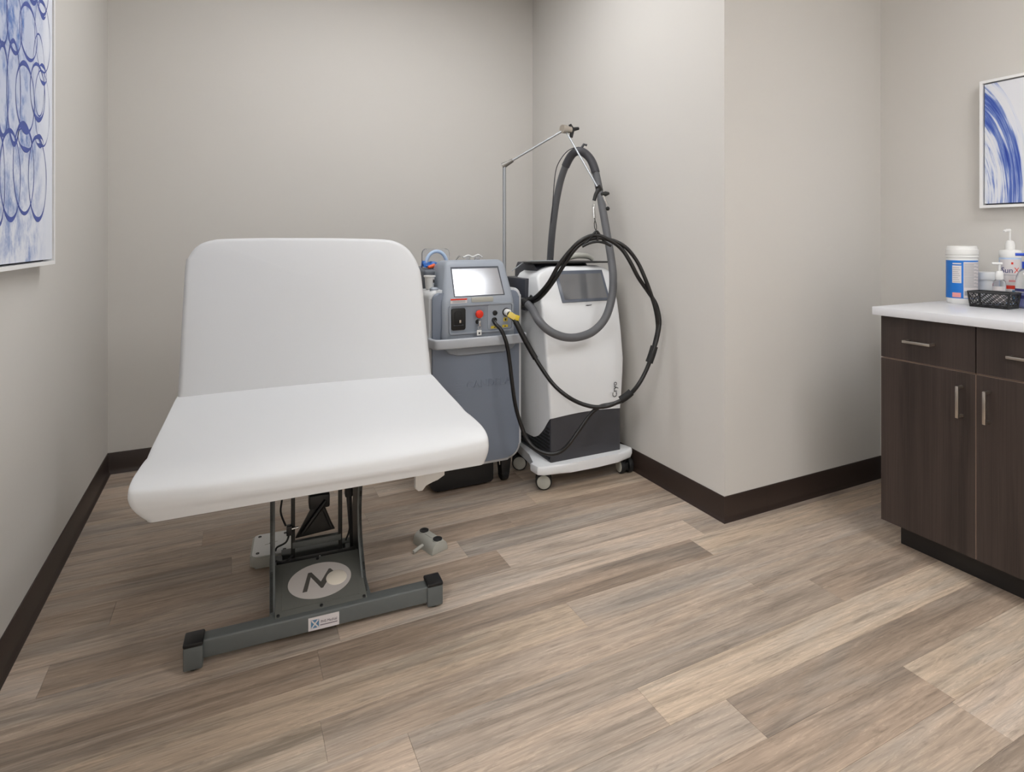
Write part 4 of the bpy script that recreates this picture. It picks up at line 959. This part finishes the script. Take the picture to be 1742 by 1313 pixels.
x, y = 2.63, 1.172; fa = ang_to_cam(x, y)
sb = thing('small_pump_bottle', 'short clear pump bottle with white label behind the black basket', 'pump bottle', (x, y, ZT), fa)
lathe('body', [(0.018, 0), (0.020, 0.003), (0.0205, 0.07), (0.018, 0.084), (0.010, 0.090)], M['clear'], sb, 32)
curved_label('label', sb, 0.0207, -1.3, 0.9, 0.012, 0.066, M['label'])
curved_label('label_print', sb, 0.0215, -0.8, -0.2, 0.044, 0.047, M['can_text'])
pc = lathe('pump_collar', [(0.0115, 0.088), (0.0125, 0.090), (0.0125, 0.112), (0.008, 0.118)], M['white_plastic'], sb, 28)
tube('pump_stem', [(0, 0, 0.116), (0, 0, 0.142)], 0.004, M['white_plastic'], pc, 12)
tube('pump_spout', [(0.0, 0.008, 0.143), (0.008, -0.022, 0.143)], 0.0042, M['white_plastic'], pc, 12)

x, y = 2.63, 1.085; fa = ang_to_cam(x, y)
dp = thing('gel_dispenser', 'clear round bodied dispenser with blue pump at the edge of view', 'dispenser', (x, y, ZT), fa)
lathe('body', [(0.028, 0), (0.033, 0.004), (0.035, 0.03), (0.0355, 0.08), (0.033, 0.118), (0.024, 0.138), (0.016, 0.146)], M['clear'], dp, 40)
lathe('gel', [(0.026, 0.004), (0.030, 0.008), (0.0325, 0.03), (0.033, 0.058), (0, 0.058)], M['gel'], dp, 40)
curved_label('blue_band', dp, 0.0356, -1.4, 1.4, 0.062, 0.072, M['sun_navy'])
curved_label('blue_band', dp, 0.0354, -1.4, 1.4, 0.036, 0.048, M['sun_navy'])
pc = lathe('pump_collar', [(0.016, 0.145), (0.0165, 0.147), (0.0165, 0.170), (0.008, 0.172)], M['pump_blue'], dp, 32)
tube('pump_stem', [(0, 0, 0.17), (0, 0, 0.196)], 0.0065, M['pump_blue'], pc, 14)
tube('pump_spout', [(0.004, 0.008, 0.197), (0.012, -0.034, 0.197)], 0.0055, M['pump_blue'], pc, 12)

jr.scale = (1, 1, 1.10); sx.scale = (1, 1, 1.13); sb.scale = (1, 1, 1.12)
# black lattice basket
bk = thing('lattice_basket', 'small black plastic basket with lattice sides on the worktop', 'basket', (2.545, 1.152, ZT), math.radians(2))
# x: depth from front (-) to back (+), y: along the worktop
HX, HY_, HB, FL = 0.036, 0.058, 0.056, 0.006
bm = bmesh.new()
for q in range(5): bm_box(bm, -HX, HX, -HY_ + q * HY_ / 2 - 0.0015, -HY_ + q * HY_ / 2 + 0.0015, 0.0, 0.003)
for q in range(3): bm_box(bm, -HX + q * HX - 0.0015, -HX + q * HX + 0.0015, -HY_, HY_, 0.0, 0.003)
from_bm('basket_floor', bm, M['black'], bk)
def side(p0, p1, out):
    p0, p1, out = Vector(p0), Vector(p1), Vector(out); d = p1 - p0; L = d.length; d.normalize(); bm = bmesh.new()
    def pt(s, t): return p0 + d * (s * L) + Vector((0, 0, 1)) * (t * HB) + out * (FL * t) + d * ((s - 0.5) * 2 * FL * t)
    def bar(a, c, w):
        bm_tube(bm, [pt(*a), pt(*c)], w, 6)
    bar((0, 0.05), (1, 0.05), 0.003); bar((0, 0.98), (1, 0.98), 0.0032); bar((0.01, 0), (0.01, 1), 0.003); bar((0.99, 0), (0.99, 1), 0.003); bar((0, 0.16), (1, 0.16), 0.0022)
    step = 0.019 / L; slope_ = (HB * 0.80) / L
    s = -slope_
    while s < 1:
        for dr in (1, -1):
            a, c = (s, 0.14), (s + slope_, 0.95)
            if dr < 0: a, c = (c[0], 0.14), (a[0], 0.95)
            def clip(a, c):
                (sa, ta), (sc_, tc_) = a, c
                if sa > sc_: (sa, ta), (sc_, tc_) = (sc_, tc_), (sa, ta)
                if sc_ <= 0 or sa >= 1: return None
                f = lambda s_: ta + (tc_ - ta) * (s_ - sa) / (sc_ - sa)
                lo, hi = max(sa, 0), min(sc_, 1)
                return (lo, f(lo)), (hi, f(hi))
            r = clip(a, c)
            if r and abs(r[1][0] - r[0][0]) > 0.01: bar(r[0], r[1], 0.0013)
        s += step
    return from_bm('lattice_side', bm, M['black'], bk)
side((-HX, HY_, 0), (-HX, -HY_, 0), (-1, 0, 0)); side((HX, -HY_, 0), (HX, HY_, 0), (1, 0, 0))
side((-HX, -HY_, 0), (HX, -HY_, 0), (0, -1, 0)); side((HX, HY_, 0), (-HX, HY_, 0), (0, 1, 0))
rim = bmesh.new(); a, b_ = HX + FL, HY_ + FL
bm_tube(rim, [(-a, -b_, HB), (-a, b_, HB)], 0.0035, 8); bm_tube(rim, [(a, -b_, HB), (a, b_, HB)], 0.0035, 8)
bm_tube(rim, [(-a, -b_, HB), (a, -b_, HB)], 0.0035, 8); bm_tube(rim, [(-a, b_, HB), (a, b_, HB)], 0.0035, 8)
from_bm('basket_rim', rim, M['black'], bk)

# ------------------------------------------------------------------ framed pictures
def framed(name, label, wall_x, sgn, y_far, y_near, z0, z1, canvas):
    """canvas faces sgn*x; origin at the far lower front corner of the canvas"""
    t = thing(name, label, 'picture', (wall_x, y_far, z0))
    h, w, dep, fw = z1 - z0, y_far - y_near, 0.040, 0.011
    def bx(nm, x0, x1, *r):
        a, b2 = sorted((sgn * x0, sgn * x1)); return box(nm, (a, b2, *r), None, t)
    for nm, r in (('frame_side', (-fw, 0, 0, h)), ('frame_side', (-w, -w + fw, 0, h)), ('frame_rail', (-w + fw, -fw, 0, fw)), ('frame_rail', (-w + fw, -fw, h - fw, h))):
        o = bx(nm, 0.001, dep, *r); o.data.materials.append(M['frame_white'])
    o = bx('backing', 0.001, 0.012, -w + fw, -fw, fw, h - fw); o.data.materials.append(M['frame_gap'])
    g = fw + 0.006
    o = bx('canvas', 0.012, dep - 0.004, -w + g, -g, g, h - g); o.data.materials.append(canvas)
    return t, o
pl, cv = framed('swirl_picture', 'white framed picture of sweeping blue brush arcs above the worktop', XR, -1, 1.308, 0.70, 1.274, 1.796, swirl_canvas())
pr, cv2 = framed('ring_picture', 'tall white framed picture of linked blue rings on the left wall', XL, 1, 2.290, 1.25, 1.068, 2.40, ring_canvas())
RINGS = [(1.83, 1.7, 0.042, 0.072), (1.921, 1.717, 0.059, 0.084), (2.038, 1.723, 0.077, 0.075), (2.171, 1.753, 0.077, 0.106), (2.133, 1.628, 0.057, 0.12), (1.836, 1.517, 0.039, 0.113), (1.916, 1.528, 0.053, 0.134), (2.009, 1.534, 0.08, 0.094), (2.122, 1.576, 0.071, 0.08), (2.167, 1.537, 0.075, 0.112), (2.169, 1.832, 0.035, 0.021), (2.171, 1.64, 0.04, 0.026), (1.811, 1.295, 0.038, 0.112), (1.891, 1.311, 0.077, 0.114), (1.998, 1.339, 0.088, 0.122), (2.007, 1.421, 0.059, 0.029), (2.121, 1.324, 0.086, 0.12), (2.137, 1.436, 0.038, 0.014)]
for gy in range(5):
    for gz in range(6):
        if random.random() < 0.85: RINGS.append((1.32 + gy * 0.095 + random.uniform(-.02, .02), 1.30 + gz * 0.185 + random.uniform(-.02, .02), 0.075, 0.12))
for gy in range(5): RINGS.append((1.80 + gy * 0.09, 1.95 + random.uniform(-.02, .02), 0.075, 0.12)); RINGS.append((1.82 + gy * 0.09, 2.15 + random.uniform(-.02, .02), 0.075, 0.12))
bm = bmesh.new()
for i, (yc, zc, ry_, rz_) in enumerate(RINGS):
    n = 56; ph = random.uniform(0, 6.28); thin = 0.0022 if ry_ > 0.04 else 0.0018; thick = 0.0085
    if i in (3, 4, 9): thick = 0.0035; thin = 0.0012
    inn, outr = [], []
    xx = 0.0362 + 0.00004 * (i % 9)
    for j in range(n):
        a = 2 * PI * j / n
        w = thin + (thick - thin) * (abs(math.sin(a)) ** 5) * (0.7 + 0.3 * math.sin(3 * a + ph)) + 0.0006 * math.sin(5 * a + ph)
        c_, s_ = math.cos(a), math.sin(a)
        for lst, sg in ((inn, -1), (outr, 1)):
            lst.append(bm.verts.new((xx, yc - 2.290 + (ry_ + sg * w) * c_, zc - 1.068 + (rz_ + sg * w) * s_)))
    for j in range(n): bm.faces.new((inn[j], inn[(j + 1) % n], outr[(j + 1) % n], outr[j]))
ro = from_bm('painted_rings', bm, M['paint_blue'], cv2)
